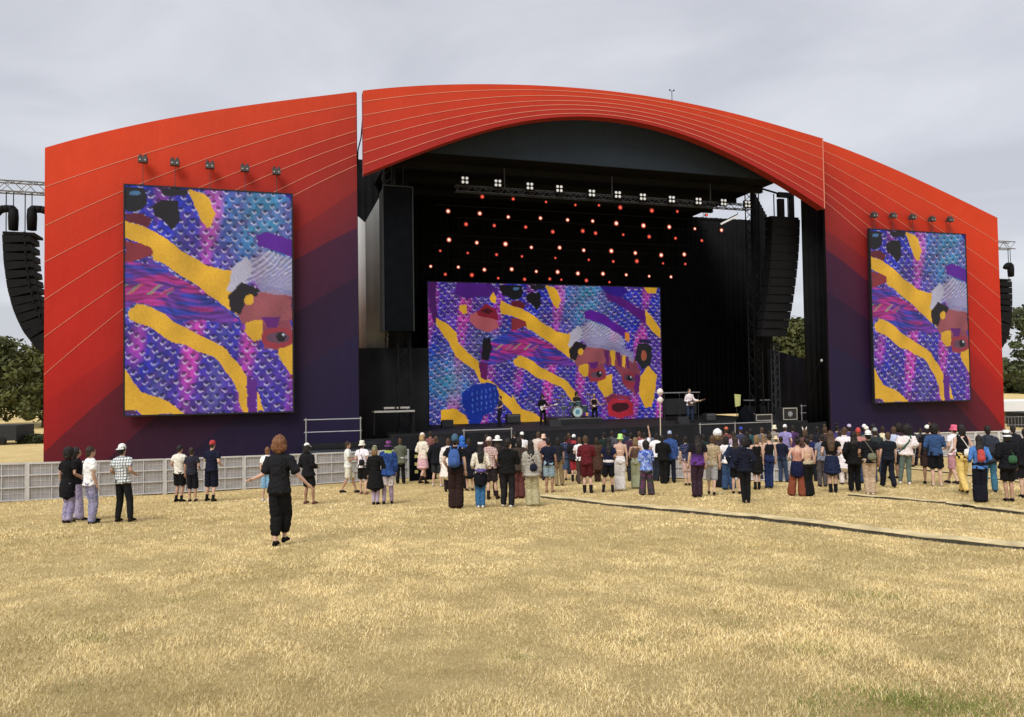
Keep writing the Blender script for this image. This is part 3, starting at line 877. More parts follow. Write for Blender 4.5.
    ell(MBp, 382, 500, 48, 36, (146, 44, 60), .5); ell(MBp, 376, 490, 30, 14, (88, 56, 78), .4); ell(MBp, 376, 489, 12, 12, (14, 12, 20)); ell(MBp, 382, 485, 4, 4, (190, 190, 200))
    fill(MBp([(405, 470), (430, 480), (430, 540), (405, 572), (395, 540)]), (92, 20, 100))
    fill(MBp([(430, 480), (470, 432), (512, 482), (502, 560), (482, 630), (448, 628), (420, 562)]), YEL)
    fill(MBp([(80, 335), (95, 270), (132, 238), (150, 262), (140, 292), (102, 345)]), (188, 182, 200))
    fill(MBp([(84, 350), (120, 308), (166, 330), (160, 352), (132, 345), (116, 402), (90, 392)]), (24, 18, 26))
    ell(MBp, 140, 360, 14, 16, YEL, .4)
    # dark ear-like shape
    fill(MBp([(420, 330), (470, 330), (492, 352), (482, 430), (440, 450), (402, 405)]), (26, 30, 34))
    fill(MBp([(425, 310), (485, 312), (482, 328), (428, 328)]), (18, 26, 60)); ell(MBp, 449, 385, 13, 24, (160, 84, 60))
    # lips
    fill(MBp([(262, 605), (298, 578), (335, 590), (362, 585), (392, 612), (388, 660), (330, 676), (268, 662)]), (176, 32, 52))
    ell(MBp, 326, 624, 44, 23, (58, 8, 20)); fill(MBp([(250, 580), (300, 560), (380, 575), (380, 590), (300, 580), (262, 600)]), (128, 40, 66))
    # blue hand and dark fingertip
    fill(MA([(175, 545), (200, 515), (230, 500), (290, 490), (330, 510), (342, 570), (322, 622), (270, 642), (245, 692), (212, 692), (200, 640), (180, 600)]), (12, 42, 142))
    hand = in_poly(S, T, MA([(200, 520), (330, 515), (330, 600), (220, 630)])) & ((np.sin(S * 190) > .75) & (np.sin(T * 150 + S * 30) > -.2))
    img[hand] = s2l((70, 110, 200))
    fill(MA([(252, 400), (290, 402), (286, 482), (260, 472)]), (96, 18, 86))
    fill(MA([(270, 285), (300, 283), (312, 332), (296, 392), (262, 386)]), (16, 12, 20))
    # fine pixel grain of the wall
    r = np.random.default_rng(5)
    img *= (1 + .16 * smooth_noise(S, T, 30, 44))[..., None]
    img *= r.uniform(.88, 1.1, S.shape)[..., None]
    return img

scr_mat = vcol_mat('led_surface', rough=.6, emit=0.83 / GAIN, spec=.15)
scr_mat_main = vcol_mat('led_surface_main', rough=.6, emit=0.72 / GAIN, spec=.15)
cab_mat = mat('led_cabinet', (.012, .012, .013), .6, var=.2)
def led_screen(label, u0, u1, v, z0, z1, s0, s1, ny, group=None, depth=.22):
    t = thing('led_screen', label, 'video screen', ST((u0 + u1) / 2, v, z0), group)
    nx_ = int(round(ny * (u1 - u0) / (z1 - z0)))
    uu = np.linspace(u0, u1, nx_ + 1); zz_ = np.linspace(z1, z0, ny + 1)
    U, Z = np.meshgrid(uu, zz_)
    Xw = ORG.x + TU.x * U + NV.x * v; Yw = ORG.y + TU.y * U + NV.y * v
    V = np.stack([Xw.ravel(), Yw.ravel(), Z.ravel()], 1) - np.array(root_loc(t))
    S = (s0 + (s1 - s0) * (U - u0) / (u1 - u0)) * ASP; T = (z1 - Z) / (z1 - z0)
    C = paint(S, T).reshape(-1, 3)
    idx = np.arange((nx_ + 1) * (ny + 1)).reshape(ny + 1, nx_ + 1)
    Q = np.stack([idx[:-1, :-1], idx[1:, :-1], idx[1:, 1:], idx[:-1, 1:]], -1).reshape(-1, 4).astype(np.int32)
    me = bpy.data.meshes.new('display')
    me.vertices.add(len(V)); me.vertices.foreach_set('co', V.ravel())
    me.loops.add(Q.size); me.loops.foreach_set('vertex_index', Q.ravel())
    me.polygons.add(len(Q)); me.polygons.foreach_set('loop_start', np.arange(0, Q.size, 4, dtype=np.int32))
    me.update(calc_edges=True)
    me.materials.append(scr_mat if depth < .2 else scr_mat_main)
    o = bpy.data.objects.new('display', me); COL.objects.link(o); o.parent = t
    add_vcol(o, C)
    # cabinet body behind, thin rim around
    MB().sbox(u0, u1, v + .006, v + depth, z0, z1).build('cabinet', cab_mat, t)
    rim = MB()
    w = .06
    rim.sbox(u0 - w, u0 - .003, v - .02, v + depth - .01, z0 - w, z1 + w).sbox(u1 + .003, u1 + w, v - .02, v + depth - .01, z0 - w, z1 + w)
    rim.sbox(u0 - .0029, u1 + .0029, v - .02, v + depth - .01, z1 + .003, z1 + w).sbox(u0 - .0029, u1 + .0029, v - .02, v + depth - .01, z0 - w, z0 - .003)
    rim.build('rim', cab_mat, t)
    return t
led_screen('large landscape video screen showing a face, at the back of the stage', 16.0, 29.86, 7.5, -.64, 7.02, 0, 1, 190)
led_screen('portrait video screen with yellow ribbons hung on the left wing', 2.76, 8.86, -.4, .56, 9.34, .335, .74, 205, depth=.15)
led_screen('portrait video screen with yellow ribbons hung on the right wing', 37.9, 44.32, -.4, .25, 9.29, .335, .74, 205, depth=.15)

# chain hoists above the side screens
hoist_m = mat('hoist_grey', (.06, .06, .062), .5, .3, var=.2)
for side, lst, zs in (('left', [(143, 160), (175, 163), (210, 166), (245, 169), (276.5, 172)], 9.40), ('right', [(874, 215.5), (893, 216), (912.5, 217.5), (932, 219.5), (950, 220)], 9.35)):
    for k, (px, py) in enumerate(lst):
        u, z = onst(px, py, -.3)
        t = thing('chain_hoist', f'small dark chain hoist above the {side} side screen, {["first", "second", "third", "fourth", "fifth"][k]} from the left', 'hoist', ST(u, -.3, z), 'chain hoists above the side screens')
        MB().sbox(u - .16, u + .16, -.42, -.2, z - .11, z + .11).build('motor_body', hoist_m, t)
        for s in (-1, 1):
            MB().lathe(ST(u + s * .09, -.3, z + .17), [(.03, -.07), (.055, -.04), (.05, .03), (.025, .05)], (0, 0, 1), 8).build('chain_guide', hoist_m, t)
            MB().lathe(ST(u + s * .09, -.424, z - .02), [(.035, 0), (.035, -.01)], NV, 8).build('warning_plate', mat('plate_pale', (.35, .34, .32), .5, var=.1), t)
        MB().bar(ST(u, -.3, z - .112), ST(u, -.3, zs), .012, 5).build('chain', hoist_m, t)
        MB().lathe(ST(u, -.3, zs - .02), [(.02, -.04), (.05, 0), (.05, .05), (.02, .09)], (0, 0, 1), 8).build('hook', hoist_m, t)
        MB().bar(ST(u, -.19, z + .02), ST(u, .02, z + .02), .03, 6).build('bracket', hoist_m, t)

# ------------------------------------------------------------------ line arrays
cab_black = mat('speaker_black', (.008, .0083, .0095), .75, var=.25, scale=5, bump=.1, spec=.14)
grille = mat('speaker_grille', (.02, .021, .023), .5, .2, var=.2, scale=30)
def line_array(label, front, v0, v1, depth, side, n, group='line array speaker hangs', gap=.05):
    """front: pixel polyline of the speaker fronts top to bottom (side view); depth towards the stage; side = +1 if the rear lies at larger u"""
    vm = v0
    q = np.array([onst(x, y, vm) for x, y in front])
    seg = np.concatenate([[0], np.cumsum(np.hypot(*np.diff(q, axis=0).T))])
    f_ = lambda s: np.array([np.interp(s, seg, q[:, 0]), np.interp(s, seg, q[:, 1])])
    L = seg[-1]
    t = thing('line_array', label, 'speaker', ST(q[0][0], vm, q[0][1]), group)
    for k in range(n):
        a, b = f_(L * k / n), f_(L * (k + 1) / n)
        d = (b - a) / np.linalg.norm(b - a)
        nr = np.array([-d[1], d[0]]); nr = nr if nr[0] * side > 0 else -nr
        a2, b2 = a + d * .012, b - d * .012
        wedge = .30
        ra, rb = a2 + nr * depth + d * np.linalg.norm(b - a) * wedge * .5, b2 + nr * depth - d * np.linalg.norm(b - a) * wedge * .5
        c = [ST(*(b2[0], v0, b2[1])), ST(rb[0], v0, rb[1]), ST(rb[0], v1, rb[1]), ST(b2[0], v1, b2[1]), ST(a2[0], v0, a2[1]), ST(ra[0], v0, ra[1]), ST(ra[0], v1, ra[1]), ST(a2[0], v1, a2[1])]
        o = MB().hexa(c).build('cabinet', cab_black, t)
        g0 = a2 - nr * .012; g1 = b2 - nr * .012
        MB().hexa([ST(g1[0], v0 + .03, g1[1]), ST(b2[0] - nr[0] * .002, v0 + .03, b2[1] - nr[1] * .002), ST(b2[0] - nr[0] * .002, v1 - .03, b2[1] - nr[1] * .002), ST(g1[0], v1 - .03, g1[1]),
                   ST(g0[0], v0 + .03, g0[1]), ST(a2[0] - nr[0] * .002, v0 + .03, a2[1] - nr[1] * .002), ST(a2[0] - nr[0] * .002, v1 - .03, a2[1] - nr[1] * .002), ST(g0[0], v1 - .03, g0[1])]).build('grille', grille, o)
        MB().obox(ST((a[0] + nr[0] * depth * .82), v0 - .02, a[1] + nr[1] * depth * .82), TU * .03, NV * .015, (0, 0, .09)).build('rigging_link', steel_dark, o)
    u0, z0 = q[0]
    fb = MB().sbox(min(u0, u0 + side * (depth + .15)), max(u0, u0 + side * (depth + .15)), v0 + .05, v1 - .05, z0 + .02, z0 + .12)
    fb.build('fly_bar', steel_dark, t)
    return t, q
tA, qA = line_array('curved black line array hanging left of the left wing', [(2, 234), (3.5, 262), (7, 287), (13, 310), (22, 330), (35, 347), (50, 359)], 1.6, 2.9, .93, 1, 15)
MB().path([ST(*p) for p in ((onst(28, 247, 1.5)[0], 1.5, onst(28, 247, 1.5)[1]), (onst(32, 250, 1.5)[0], 1.5, onst(32, 250, 1.5)[1]), (onst(37, 285, 1.5)[0], 1.5, onst(37, 285, 1.5)[1]), (onst(44, 320, 1.5)[0], 1.5, onst(44, 320, 1.5)[1]))], .03).build('cable', cab_black, tA)
tB, qB = line_array('black line array hanging right of the right wing', [(1012, 281), (1012.5, 300), (1012, 318), (1009.5, 333), (1004, 346), (996, 355)], 1.6, 2.9, .93, -1, 13)
# inner hangs are seen mostly from the front: boxes behind black scrim on the left, bare on the right
def front_array(label, cx_top, cx_bot, y0, y1, v, wpx, n, scrim, lean):
    t = None
    for k in range(n):
        f0, f1 = k / n, (k + 1) / n
        ya, yb = y0 + (y1 - y0) * f0, y0 + (y1 - y0) * f1
        cxa = cx_top + (cx_bot - cx_top) * f0 ** 2; cxb = cx_top + (cx_bot - cx_top) * f1 ** 2
        wa = wpx * (1 - .08 * f0); wb = wpx * (1 - .08 * f1)
        ul, zt = onst(cxa - wa / 2, ya, v); ur, _ = onst(cxa + wa / 2, ya, v)
        ul2, zb = onst(cxb - wb / 2, yb, v); ur2, _ = onst(cxb + wb / 2, yb, v)
        if t is None: t = thing('line_array', label, 'speaker', ST((ul + ur) / 2, v, zt), 'line array speaker hangs'); top = (ul, ur, zt)
        bk = lean * f0 ** 2
        MB().hexa([ST(ul2, v + bk, zb + .015), ST(ur2, v + bk, zb + .015), ST(ur2 - .15, v + bk + .8, zb + .05), ST(ul2 + .15, v + bk + .8, zb + .05),
                   ST(ul, v + bk, zt), ST(ur, v + bk, zt), ST(ur - .15, v + bk + .8, zt - .03), ST(ul + .15, v + bk + .8, zt - .03)]).build('cabinet', cab_black, t)
        MB().sbox(ul + .05, ul + .10, v + bk - .03, v + bk - .004, zb + .12, zt - .12).build('rigging_link', steel_dark, t)
    MB().sbox(top[0], top[1], v + .1, v + .7, top[2] + .02, top[2] + .14).build('fly_bar', steel_dark, t)
    for s in (.25, .75): MB().bar(ST(top[0] + (top[1] - top[0]) * s, v + .4, top[2] + .14), ST(top[0] + (top[1] - top[0]) * s, v + .4, 11.5), .03).build('chain', steel_dark, t)
    return t
front_array('tall black line array hanging at the right edge of the stage opening', 786, 779, 218, 336, 1.6, 28, 14, False, .5)
front_array('black line array inside the left scrim box', 399, 399, 192, 332, 1.1, 24, 13, True, .25)
# scrim box around the left hang
u0, zt = onst(383.5, 186, .8); u1, zb = onst(414, 331, .8)
t = thing('speaker_scrim', 'tall black scrim box hiding the left stage speakers', 'scrim', ST((u0 + u1) / 2, .8, zb))
MB().sbox(u0, u1, .80, .83, zb, zt).build('front_cloth', black_scrim, t)
MB().sbox(u0, u0 + .03, .835, 2.3, zb, zt).build('side_cloth', mat('scrim_side', (.012, .014, .017), .9, var=.2), t)
MB().sbox(u1 - .03, u1, .835, 2.3, zb, zt).build('side_cloth', black_scrim, t)
fm = MB()
for uu in (u0 - .03, u1 + .0): fm.bar(ST(uu, .78, zb), ST(uu, .78, zt + .03), .03)
fm.bar(ST(u0 - .03, .78, zt + .03), ST(u1, .78, zt + .03), .03)
fm.build('frame', mat('frame_grey', (.022, .025, .028), .5, .3, var=.1), t)
# tower carrying it
ch, br = truss_mb(ST((u0 + u1) / 2 + .3, 1.6, GRD), ST((u0 + u1) / 2 + .3, 1.6, zb - .05), .55, .03, upv=TU)
t = thing('speaker_tower', 'black truss tower below the left scrim box', 'tower', ST((u0 + u1) / 2 + .3, 1.6, GRD))
ch.build('chord', steel_dark, t); br.build('lacing', steel_dark, t)

# outer trusses and hoists
def outer_truss(label, pxa, pxb, v, py, size):
    ua, z = onst(pxa, py, v); ub, _ = onst(pxb, py, v)
    t = thing('rigging_truss', label, 'truss', ST((ua + ub) / 2, v, z))
    ch, br = truss_mb(ST(ua, v, z), ST(ub, v, z), size, .028)
    gm = mat('truss_grey', (.20, .205, .21), .4, .7, var=.15)
    ch.build('chord', gm, t); br.build('lacing', gm, t)
    return z
zl = outer_truss('grey box truss projecting left of the left wing', -45, 60, 2.2, 184, .42)
zr = outer_truss('grey box truss projecting right of the right wing', 985, 1012, 2.2, 244.5, .42)
def hung_motor(label, px, ytop, ybot, v, ztruss, arm):
    """black weather-covered hoist with a bent chain bag"""
    u, za = onst(px, ytop, v); _, zb = onst(px, ybot, v)
    t = thing('covered_hoist', label, 'hoist', ST(u, v, zb), 'covered hoists beside the wings')
    b = MB(); 
    prof = [(.02, 0), (.17, .03), (.19, (za - zb) * .55), (.17, (za - zb) * .85), (.05, za - zb)]
    b.lathe(ST(u, v, zb), prof, (0, 0, 1), 12); b.build('motor_cover', cab_black, t, True)
    if arm:
        b = MB(); pts = [ST(u + arm * s, v, za - .12 - .35 * max(0, s - .5) ** 2 * 3) for s in (0, .25, .5, .75, .95)]
        for p, q in zip(pts[:-1], pts[1:]): b.bar(p, q, .15, 10)
        b.build('chain_bag', cab_black, t, True)
    MB().bar(ST(u, v, za - .02), ST(u, v, ztruss), .018, 5).build('chain', steel_dark, t)
hung_motor('black covered hoist with drooping bag above the left line array', 13.5, 206, 231, 2.2, zl - .2, -.62)
hung_motor('black covered hoist with drooping bag beside the left wing edge', 32, 206, 231, 2.2, zl - .2, .7)
hung_motor('black covered hoist above the right line array', 1010.5, 263, 277, 2.2, zr - .2, -.45)
for px, zt_, qq in ((6, zl, qA), (25, zl, qA), (1009, zr, qB)):
    u, z = onst(px, 236 if px < 100 else 280, 2.2)
    o = MB().bar(ST(u, 2.2, z), ST(u, 2.2, zt_ - .2), .02, 5).build('lifting_chain', steel_dark, origin=ST(u, 2.2, z))
    tag(o, {6: 'thin chain lifting the outer side of the left line array', 25: 'thin chain lifting the inner side of the left line array', 1009: 'thin chain lifting the right line array'}[px], 'chain')

# ------------------------------------------------------------------ lighting rig
ua, za = onst(456, 187.5, 1.0); ub, zb = onst(752, 211, 1.0)
zt_ = (za + zb) / 2
t = thing('lighting_truss', 'long dark front lighting truss under the roof edge', 'truss', ST((ua + ub) / 2, 1, zt_))
ch, br = truss_mb(ST(ua, 1.15, zt_ + .10), ST(ub, 1.15, zt_ + .10), .26, .026)
tm = mat('truss_dark', (.036, .038, .043), .7, 0, var=.2, spec=.15)
ch.build('chord', tm, t); br.build('lacing', tm, t)
for s in (.15, .5, .85):
    MB().bar(ST(ua + (ub - ua) * s, 1.15, zt_ + .2), ST(ua + (ub - ua) * s, 1.15, 11.56), .03).build('hanger', tm, t)
whitel = mat('lamp_white', (.3, .3, .29), .4, var=0, emit=(1, .96, .9), estr=.48 / GAIN)
lamp_case = mat('lamp_case', (.006, .006, .0065), .8, var=.2, spec=.08)
bl = [(465, 180), (498, 183), (530, 186), (559.5, 188.6), (592, 193), (618, 194.5), (643, 196.8), (672, 199.2), (698.7, 201), (723.8, 202.2), (747.8, 204)]
ordn = ['first', 'second', 'third', 'fourth', 'fifth', 'sixth', 'seventh', 'eighth', 'ninth', 'tenth', 'eleventh', 'twelfth']
for k, (px, py) in enumerate(bl):
    u, z = onst(px, py, .8)
    t = thing('blinder_light', f'four-cell white blinder on the front truss, {ordn[k]} from the left', 'stage light', ST(u, .8, z), 'blinders along the front truss')
    MB().sbox(u - .19, u + .19, .815, .95, z - .19, z + .19).build('case', lamp_case, t)
    for i in (-1, 1):
        for j in (-1, 1): MB().lathe(ST(u + i * .092, .812, z + j * .092), [(.068, 0), (.06, -.025), (.03, -.035)], NV, 10).build('lamp', whitel, t)
    MB().bar(ST(u, .9, z - .19), ST(u, 1.0, zt_ + .05), .02, 5).build('clamp', lamp_case, t)
warm = mat('lamp_warm', (.5, .4, .4), .4, var=0, emit=(1.0, .60, .46), estr=1.5 / GAIN)
red = mat('lamp_red', (.4, .05, .04), .4, var=0, emit=(1.0, .13, .07), estr=1.05 / GAIN)
rows = [
    ('front row of red overhead lamps', 'red', 1.7, [(482.5, 195.7), (514, 199), (546.8, 201.9), (575.4, 203.8), (599, 206), (620.6, 207.7), (651.5, 210.2), (678, 212.2), (707, 213.9)]),
    ('front row of white overhead lamps', 'warm', 2.6, [(447.4, 210.2), (479.4, 213), (509, 215.8), (540, 217.8), (567.3, 219.7), (592, 221.4), (616, 223.3), (642.9, 225), (669.7, 226.7), (695.3, 228.6), (721, 230.6)]),
    ('second row of red overhead lamps', 'red', 3.1, [(465.2, 223.6), (494, 225.6), (525, 228), (552.3, 230.6), (582.4, 232), (595.8, 232.8), (624, 234.5), (649.6, 235.6), (676, 237.6), (701, 239.5)]),
    ('second row of white overhead lamps', 'warm', 4.0, [(448.8, 240.6), (476, 242), (505.6, 244.8), (531.9, 246.5), (560, 247.5), (584, 249), (611.4, 251), (634.8, 252.9), (660.7, 254), (683.6, 255.1)]),
    ('third row of red overhead lamps', 'red', 4.5, [(440.4, 250.4), (467.4, 251.8), (497, 253.7), (522.7, 255.1), (556, 257.5), (588, 259.9), (613.6, 261), (637.3, 261.8), (663, 263.2), (685.8, 263.5)]),
    ('back row of white overhead lamps', 'warm', 5.4, [(430, 265.4), (457.4, 267), (484.2, 268.5), (510.7, 269.9), (536.6, 271), (557, 271.9), (578, 272.7), (602, 274.4), (625.6, 275.2), (649, 275.8), (671.6, 276.3)]),
    ('back row of red overhead lamps', 'red', 5.9, [(444.9, 275.2), (471, 276), (498.4, 277.4), (525, 278.5), (549, 279.5), (561, 280.2), (586, 281.2), (609, 282)]),
]
proto = {}
for lab, kind, v, lst in rows:
    pts = [onst(x_, y_, v) for x_, y_ in lst]
    zm = sum(p[1] for p in pts) / len(pts) + .42
    o = MB().bar(ST(pts[0][0] - .5, v + .1, zm), ST(pts[-1][0] + .5, v + .1, zm), .03).bar(ST(pts[0][0] + 1, v + .1, zm), ST(pts[0][0] + 1, v + .1, 11.54), .015).bar(ST(pts[-1][0] - 1, v + .1, zm), ST(pts[-1][0] - 1, v + .1, 11.54), .015).build('lighting_bar', lamp_case, origin=ST(pts[0][0], v, zm))
    tag(o, 'thin black pipe carrying the ' + lab, 'lighting bar')
    for k, (u, z) in enumerate(pts):
        u += random.uniform(-.05, .05); z += random.uniform(-.07, .05)
        if kind not in proto:
            t = thing('stage_light', '', 'stage light', ST(u, v, z))
            MB().lathe(ST(u, v, z), [(.05, .22), (.10, .16), (.12, 0), (.125, -.02)], NV, 12).build('housing', lamp_case, t, True)
            MB().lathe(ST(u, v - .022, z), [(.075, 0), (.066, -.02), (.03, -.035)], NV, 12).build('lens', warm if kind == 'warm' else red, t, True)
            MB().lathe(ST(u, v - .021, z), [(.135, .0), (.130, -.008), (.078, -.010), (.077, .0)], NV, 12).build('bloom_ring', mat('lamp_bloom', (.3, .04, .03), .4, var=0, emit=(1.0, .16, .09), estr=.34 / GAIN) if kind == 'warm' else mat('lamp_bloom_dim', (.2, .02, .02), .4, var=0, emit=(1, .07, .04), estr=.16 / GAIN), t)  # glowing ring added to paint the reddish bloom round the lens
            MB().bar(ST(u - .13, v + .06, z), ST(u - .13, v + .06, z + .2), .012, 5).bar(ST(u + .13, v + .06, z), ST(u + .13, v + .06, z + .2), .012, 5).bar(ST(u - .13, v + .06, z + .2), ST(u + .13, v + .06, z + .2), .012, 5).bar(ST(u, v + .06, z + .2), ST(u, v + .06, z + .40), .015, 5).build('yoke', lamp_case, t)
            proto[kind] = t
        else:
            t = copy_tree(proto[kind]); t.location = ST(u, v, z)
        sc = random.uniform(.65, 1.0) if kind == 'warm' else random.uniform(.5, .95)
        t.scale = (sc, sc, sc)
        tag(t, f'small round lamp, {ordn[k]} from the left in the {lab}', 'stage light', 'overhead stage lamps, ' + lab)

# slanted lit lamp bar at the right of the rig, bracket silhouettes in the sky gap
u, z = onst(728, 220, 1.2)
t = thing('lamp_bar', 'short slanted white strip light below the right end of the front truss', 'stage light', ST(u, 1.2, z))
u1_, z1_ = onst(721, 224, 1.2); u2_, z2_ = onst(738, 215.5, 1.2)
MB().bar(ST(u1_, 1.2, z1_), ST(u2_, 1.2, z2_), .05, 6).build('tube', whitel, t)
MB().bar(ST(u1_, 1.28, z1_ + .04), ST(u2_, 1.28, z2_ + .04), .06, 6).build('holder', lamp_case, t)
MB().bar(ST(u2_, 1.28, z2_), ST(u2_, 1.2, zt_ - .15), .015, 5).build('hanger', lamp_case, t)
ba, bz = onst(779, 204, 1.9); bb, bz2 = onst(794, 194, 1.9); _, bz3 = onst(780, 213, 1.9)
t = thing('rigging_bracket', 'black rigging frame silhouetted in the bright gap beside the right wing', 'bracket', ST(ba, 1.9, bz))
MB().sbox(ba, bb, 1.9, 2.1, bz2 - .2, bz2 + .06).build('beam', cab_black, t)
MB().sbox(bb - .22, bb, 1.9, 2.1, bz3 - .6, bz2 - .2).build('drop_leg', cab_black, t)
MB().sbox(ba, ba + .35, 1.9, 2.1, bz3 - .2, bz2 - .3).build('motor_body', cab_black, t)
MB().bar(ST(ba, 2, bz2), ST(ba - 1.3, 2, bz2 + .25), .05).build('support', cab_black, t)

# mast with wind sensor, cables in the gap
u, z = onst(672, 99.5, VA + .2); _, z2 = onst(672, 91, VA + .2)
t = thing('wind_sensor', 'tiny wind sensor mast on top of the arch', 'sensor', ST(u, VA + .2, z))
MB().bar(ST(u, VA + .2, Atop(u) - .01), ST(u, VA + .2, z2), .015, 6).build('mast', steel_dark, t)
MB().bar(ST(u - .11, VA + .2, z2), ST(u + .11, VA + .2, z2), .012, 5).build('cross_arm', steel_dark, t)
for s in (-1, 1): MB().lathe(ST(u + s * .11, VA + .2, z2), [(.01, 0), (.04, .03), (.03, .07)], (0, 0, 1), 8).build('cup', steel_dark, t)
p3 = [onst(x_, y_, .3) for x_, y_ in ((362.5, 120), (361, 138), (358, 150), (357.5, 166))]
o = MB().path([ST(a, .3, b) for a, b in p3], .03).build('cable', cab_black, origin=ST(p3[-1][0], .3, p3[-1][1]))
tag(o, 'black cable hanging in the gap between left wing and arch', 'cable')

# ------------------------------------------------------------------ barriers
bar_m = mat('barrier_alu', (.66, .66, .67), .45, .35, var=.12, scale=3)
plate_m = mat('barrier_plate', (.40, .39, .395), .55, .2, var=.15, scale=2)
BARRIER_N = [0]
def barrier_unit(a, b, label, group):
    """one crowd barrier from a to b (ground points)"""
    a, b = Vector(a), Vector(b)
    d = (b - a); L = d.length; dn = d.normalized(); nb = Vector((-dn.y, dn.x, 0))
    t = thing('crowd_barrier', label, 'barrier', (a + b) / 2, group)
    up = Vector((0, 0, 1)); Hh = 1.2
    for s in (.032, L - .032): MB().obox(a + dn * s * 1.0 + up * Hh / 2, dn * .030, nb * .03, up * Hh / 2).build('post', bar_m, t)
    MB().obox((a + b) / 2 + up * (Hh / 2 + .03), dn * .014, nb * .02, up * (Hh / 2 - .03)).build('stiffener', bar_m, t)
    for k, h in enumerate((.06, .44, .82, 1.18)):
        r_ = .018 if k < 3 else .026
        MB().obox((a + b) / 2 + up * h - nb * .012, dn * (L / 2 - .04), nb * .022, up * r_).build('rail', bar_m, t)
    MB().obox((a + b) / 2 + up * .63 + nb * .022, dn * (L / 2 - .041), nb * .004, up * .57).build('plate', plate_m, t)
    ribs = MB()
    nr_ = 11
    for j in range(1, nr_):
        ribs.obox(a + d * (j / nr_) + up * .62 + nb * .012, dn * .006, nb * .005, up * .55)
    for h in (.25, .63, 1.0): ribs.obox((a + b) / 2 + up * h + nb * .010, dn * (L / 2 - .045), nb * .004, up * .006)
    tag(ribs.build('mesh_infill', bar_m, t), kind='stuff')
    MB().obox((a + b) / 2 + up * .02 + nb * .55, dn * (L / 2 - .05), nb * .5, up * .012).build('foot_plate', plate_m, t)
    for s in (.1, L - .1): MB().bar(a + dn * s + nb * .03 + up * 1.0, a + dn * s + nb * .95 + up * .035, .02, 5).build('brace', bar_m, t)
    return t
def gp_(x_, y_):
    return Vector((x_, y_, gz(y_)))
def barrier_run(pa, pb, name, group, unit=1.25):
    pa, pb = Vector(pa), Vector(pb)
    L = (pb - pa).to_2d().length; n = max(1, int(round(L / unit)))
    for k in range(n):
        a, b = pa.lerp(pb, k / n), pa.lerp(pb, (k + 1) / n)
        a.z, b.z = gz(a.y) - .01, gz(b.y) - .01
        lab = f'grey crowd barrier, {str(k + 1) + "th" if k >= 12 else ordn[k]} from the left {name}'
        barrier_unit(a, b, lab, group)
bl0 = on_ground(-25, 504); bl1 = on_ground(409, 478.5)
barrier_run(bl0, bl1, 'before the left wing', 'crowd barriers before the left wing')
barrier_run(on_ground(664, 478), on_ground(792, 482), 'behind the middle of the crowd', 'crowd barriers behind the crowd')
barrier_run(on_ground(905, 458), on_ground(1045, 454), 'before the right wing', 'crowd barriers before the right wing')
# black barrier gate past the left run
g0, g1 = on_ground(410, 481), on_ground(436, 479)
t = thing('barrier_gate', 'black barrier gate with pale warning marks at the end of the left run', 'gate', (g0 + g1) / 2)
dn = (g1 - g0).normalized(); nb = Vector((-dn.y, dn.x, 0))
MB().obox((g0 + g1) / 2 + Vector((0, 0, .6)), dn * ((g1 - g0).length / 2), nb * .05, (0, 0, .6)).build('panel', black_scrim, t)
for h in (.35, .65, .95): MB().obox(g0.lerp(g1, .22) + Vector((0, 0, h)) - nb * .056, dn * .07, nb * .004, (0, 0, .06)).build('warning_mark', mat('pale_yellow', (.5, .45, .16), .6, var=.1), t)

# guard rail platform between wing and stage
railm = mat('scaffold_tube', (.42, .43, .45), .4, .7, var=.1)
def guard_rail(label, pxs, ys, ybot, v):
    pts = [onst(p, ys[0], v) for p in pxs]
    zs_ = [onst(pxs[0], y_, v)[1] for y_ in ys]
    zb_ = onst(pxs[0], ybot, v)[1]
    t = thing('guard_rail', label, 'railing', ST(pts[0][0], v, zb_))
    for u, _ in pts: MB().bar(ST(u, v, zb_), ST(u, v, zs_[0] + .07), .028, 8).build('post', railm, t)
    for z in zs_: MB().bar(ST(pts[0][0] - .08, v, z), ST(pts[-1][0] + .05, v, z), .024, 8).build('rail', railm, t)
    return t, zb_
t, zb_ = guard_rail('grey scaffold guard rail on the dark platform beside the left wing', [306, 360.5], [420, 432.5], 446, -1.2)
ua, _ = onst(306, 440, -1.2); ub, _ = onst(362, 440, -1.2)
t = thing('side_platform', 'dark low platform with guard rail before the left wing', 'platform', ST((ua + ub) / 2, -1, GRD))
MB().sbox(ua - .15, ub + .6, -1.3, -.05, zb_ - .12, zb_).build('top', deck_m if False else MATS['deck_ply'], t)
MB().sbox(ua - .1, ub + .55, -1.25, -.1, GRD - .2, zb_ - .125).build('skirt', mat('platform_skirt', (.05, .055, .065), .7, var=.2), t)
t, zb_ = guard_rail('thin white handrail at the front edge of the stage left of centre', [464, 511.5], [430.5], 440, -.35)
guard_rail('thin grey rail along the front edge of the stage right of centre', [700, 735, 772], [424.5], 436, -.3)
guard_rail('dark grey rail on the stage beside the right leg curtain', [801.5, 811, 821], [406, 413], 421, 1.2)
ch, br = truss_mb(ST(onst(774.5, 340, 2.6)[0], 2.6, DECK), ST(onst(774.5, 340, 2.6)[0], 2.6, 3.6), .3, .022, upv=TU)
t = thing('speaker_tower', 'slim dark truss tower below the right line array', 'tower', ST(onst(774.5, 340, 2.6)[0], 2.6, DECK))
ch.build('chord', tm, t); br.build('lacing', tm, t)

# ------------------------------------------------------------------ gear on stage
def deckp(px, py):
    d = ray(px, py); k = (DECK - CAM.z) / d.z; p = CAM + d * k
    return (p - ORG).dot(TU), (p - ORG).dot(NV)
case_m = mat('flight_case', (.02, .02, .022), .5, var=.2); edge_m = mat('case_edge', (.55, .56, .57), .35, .8, var=.08)
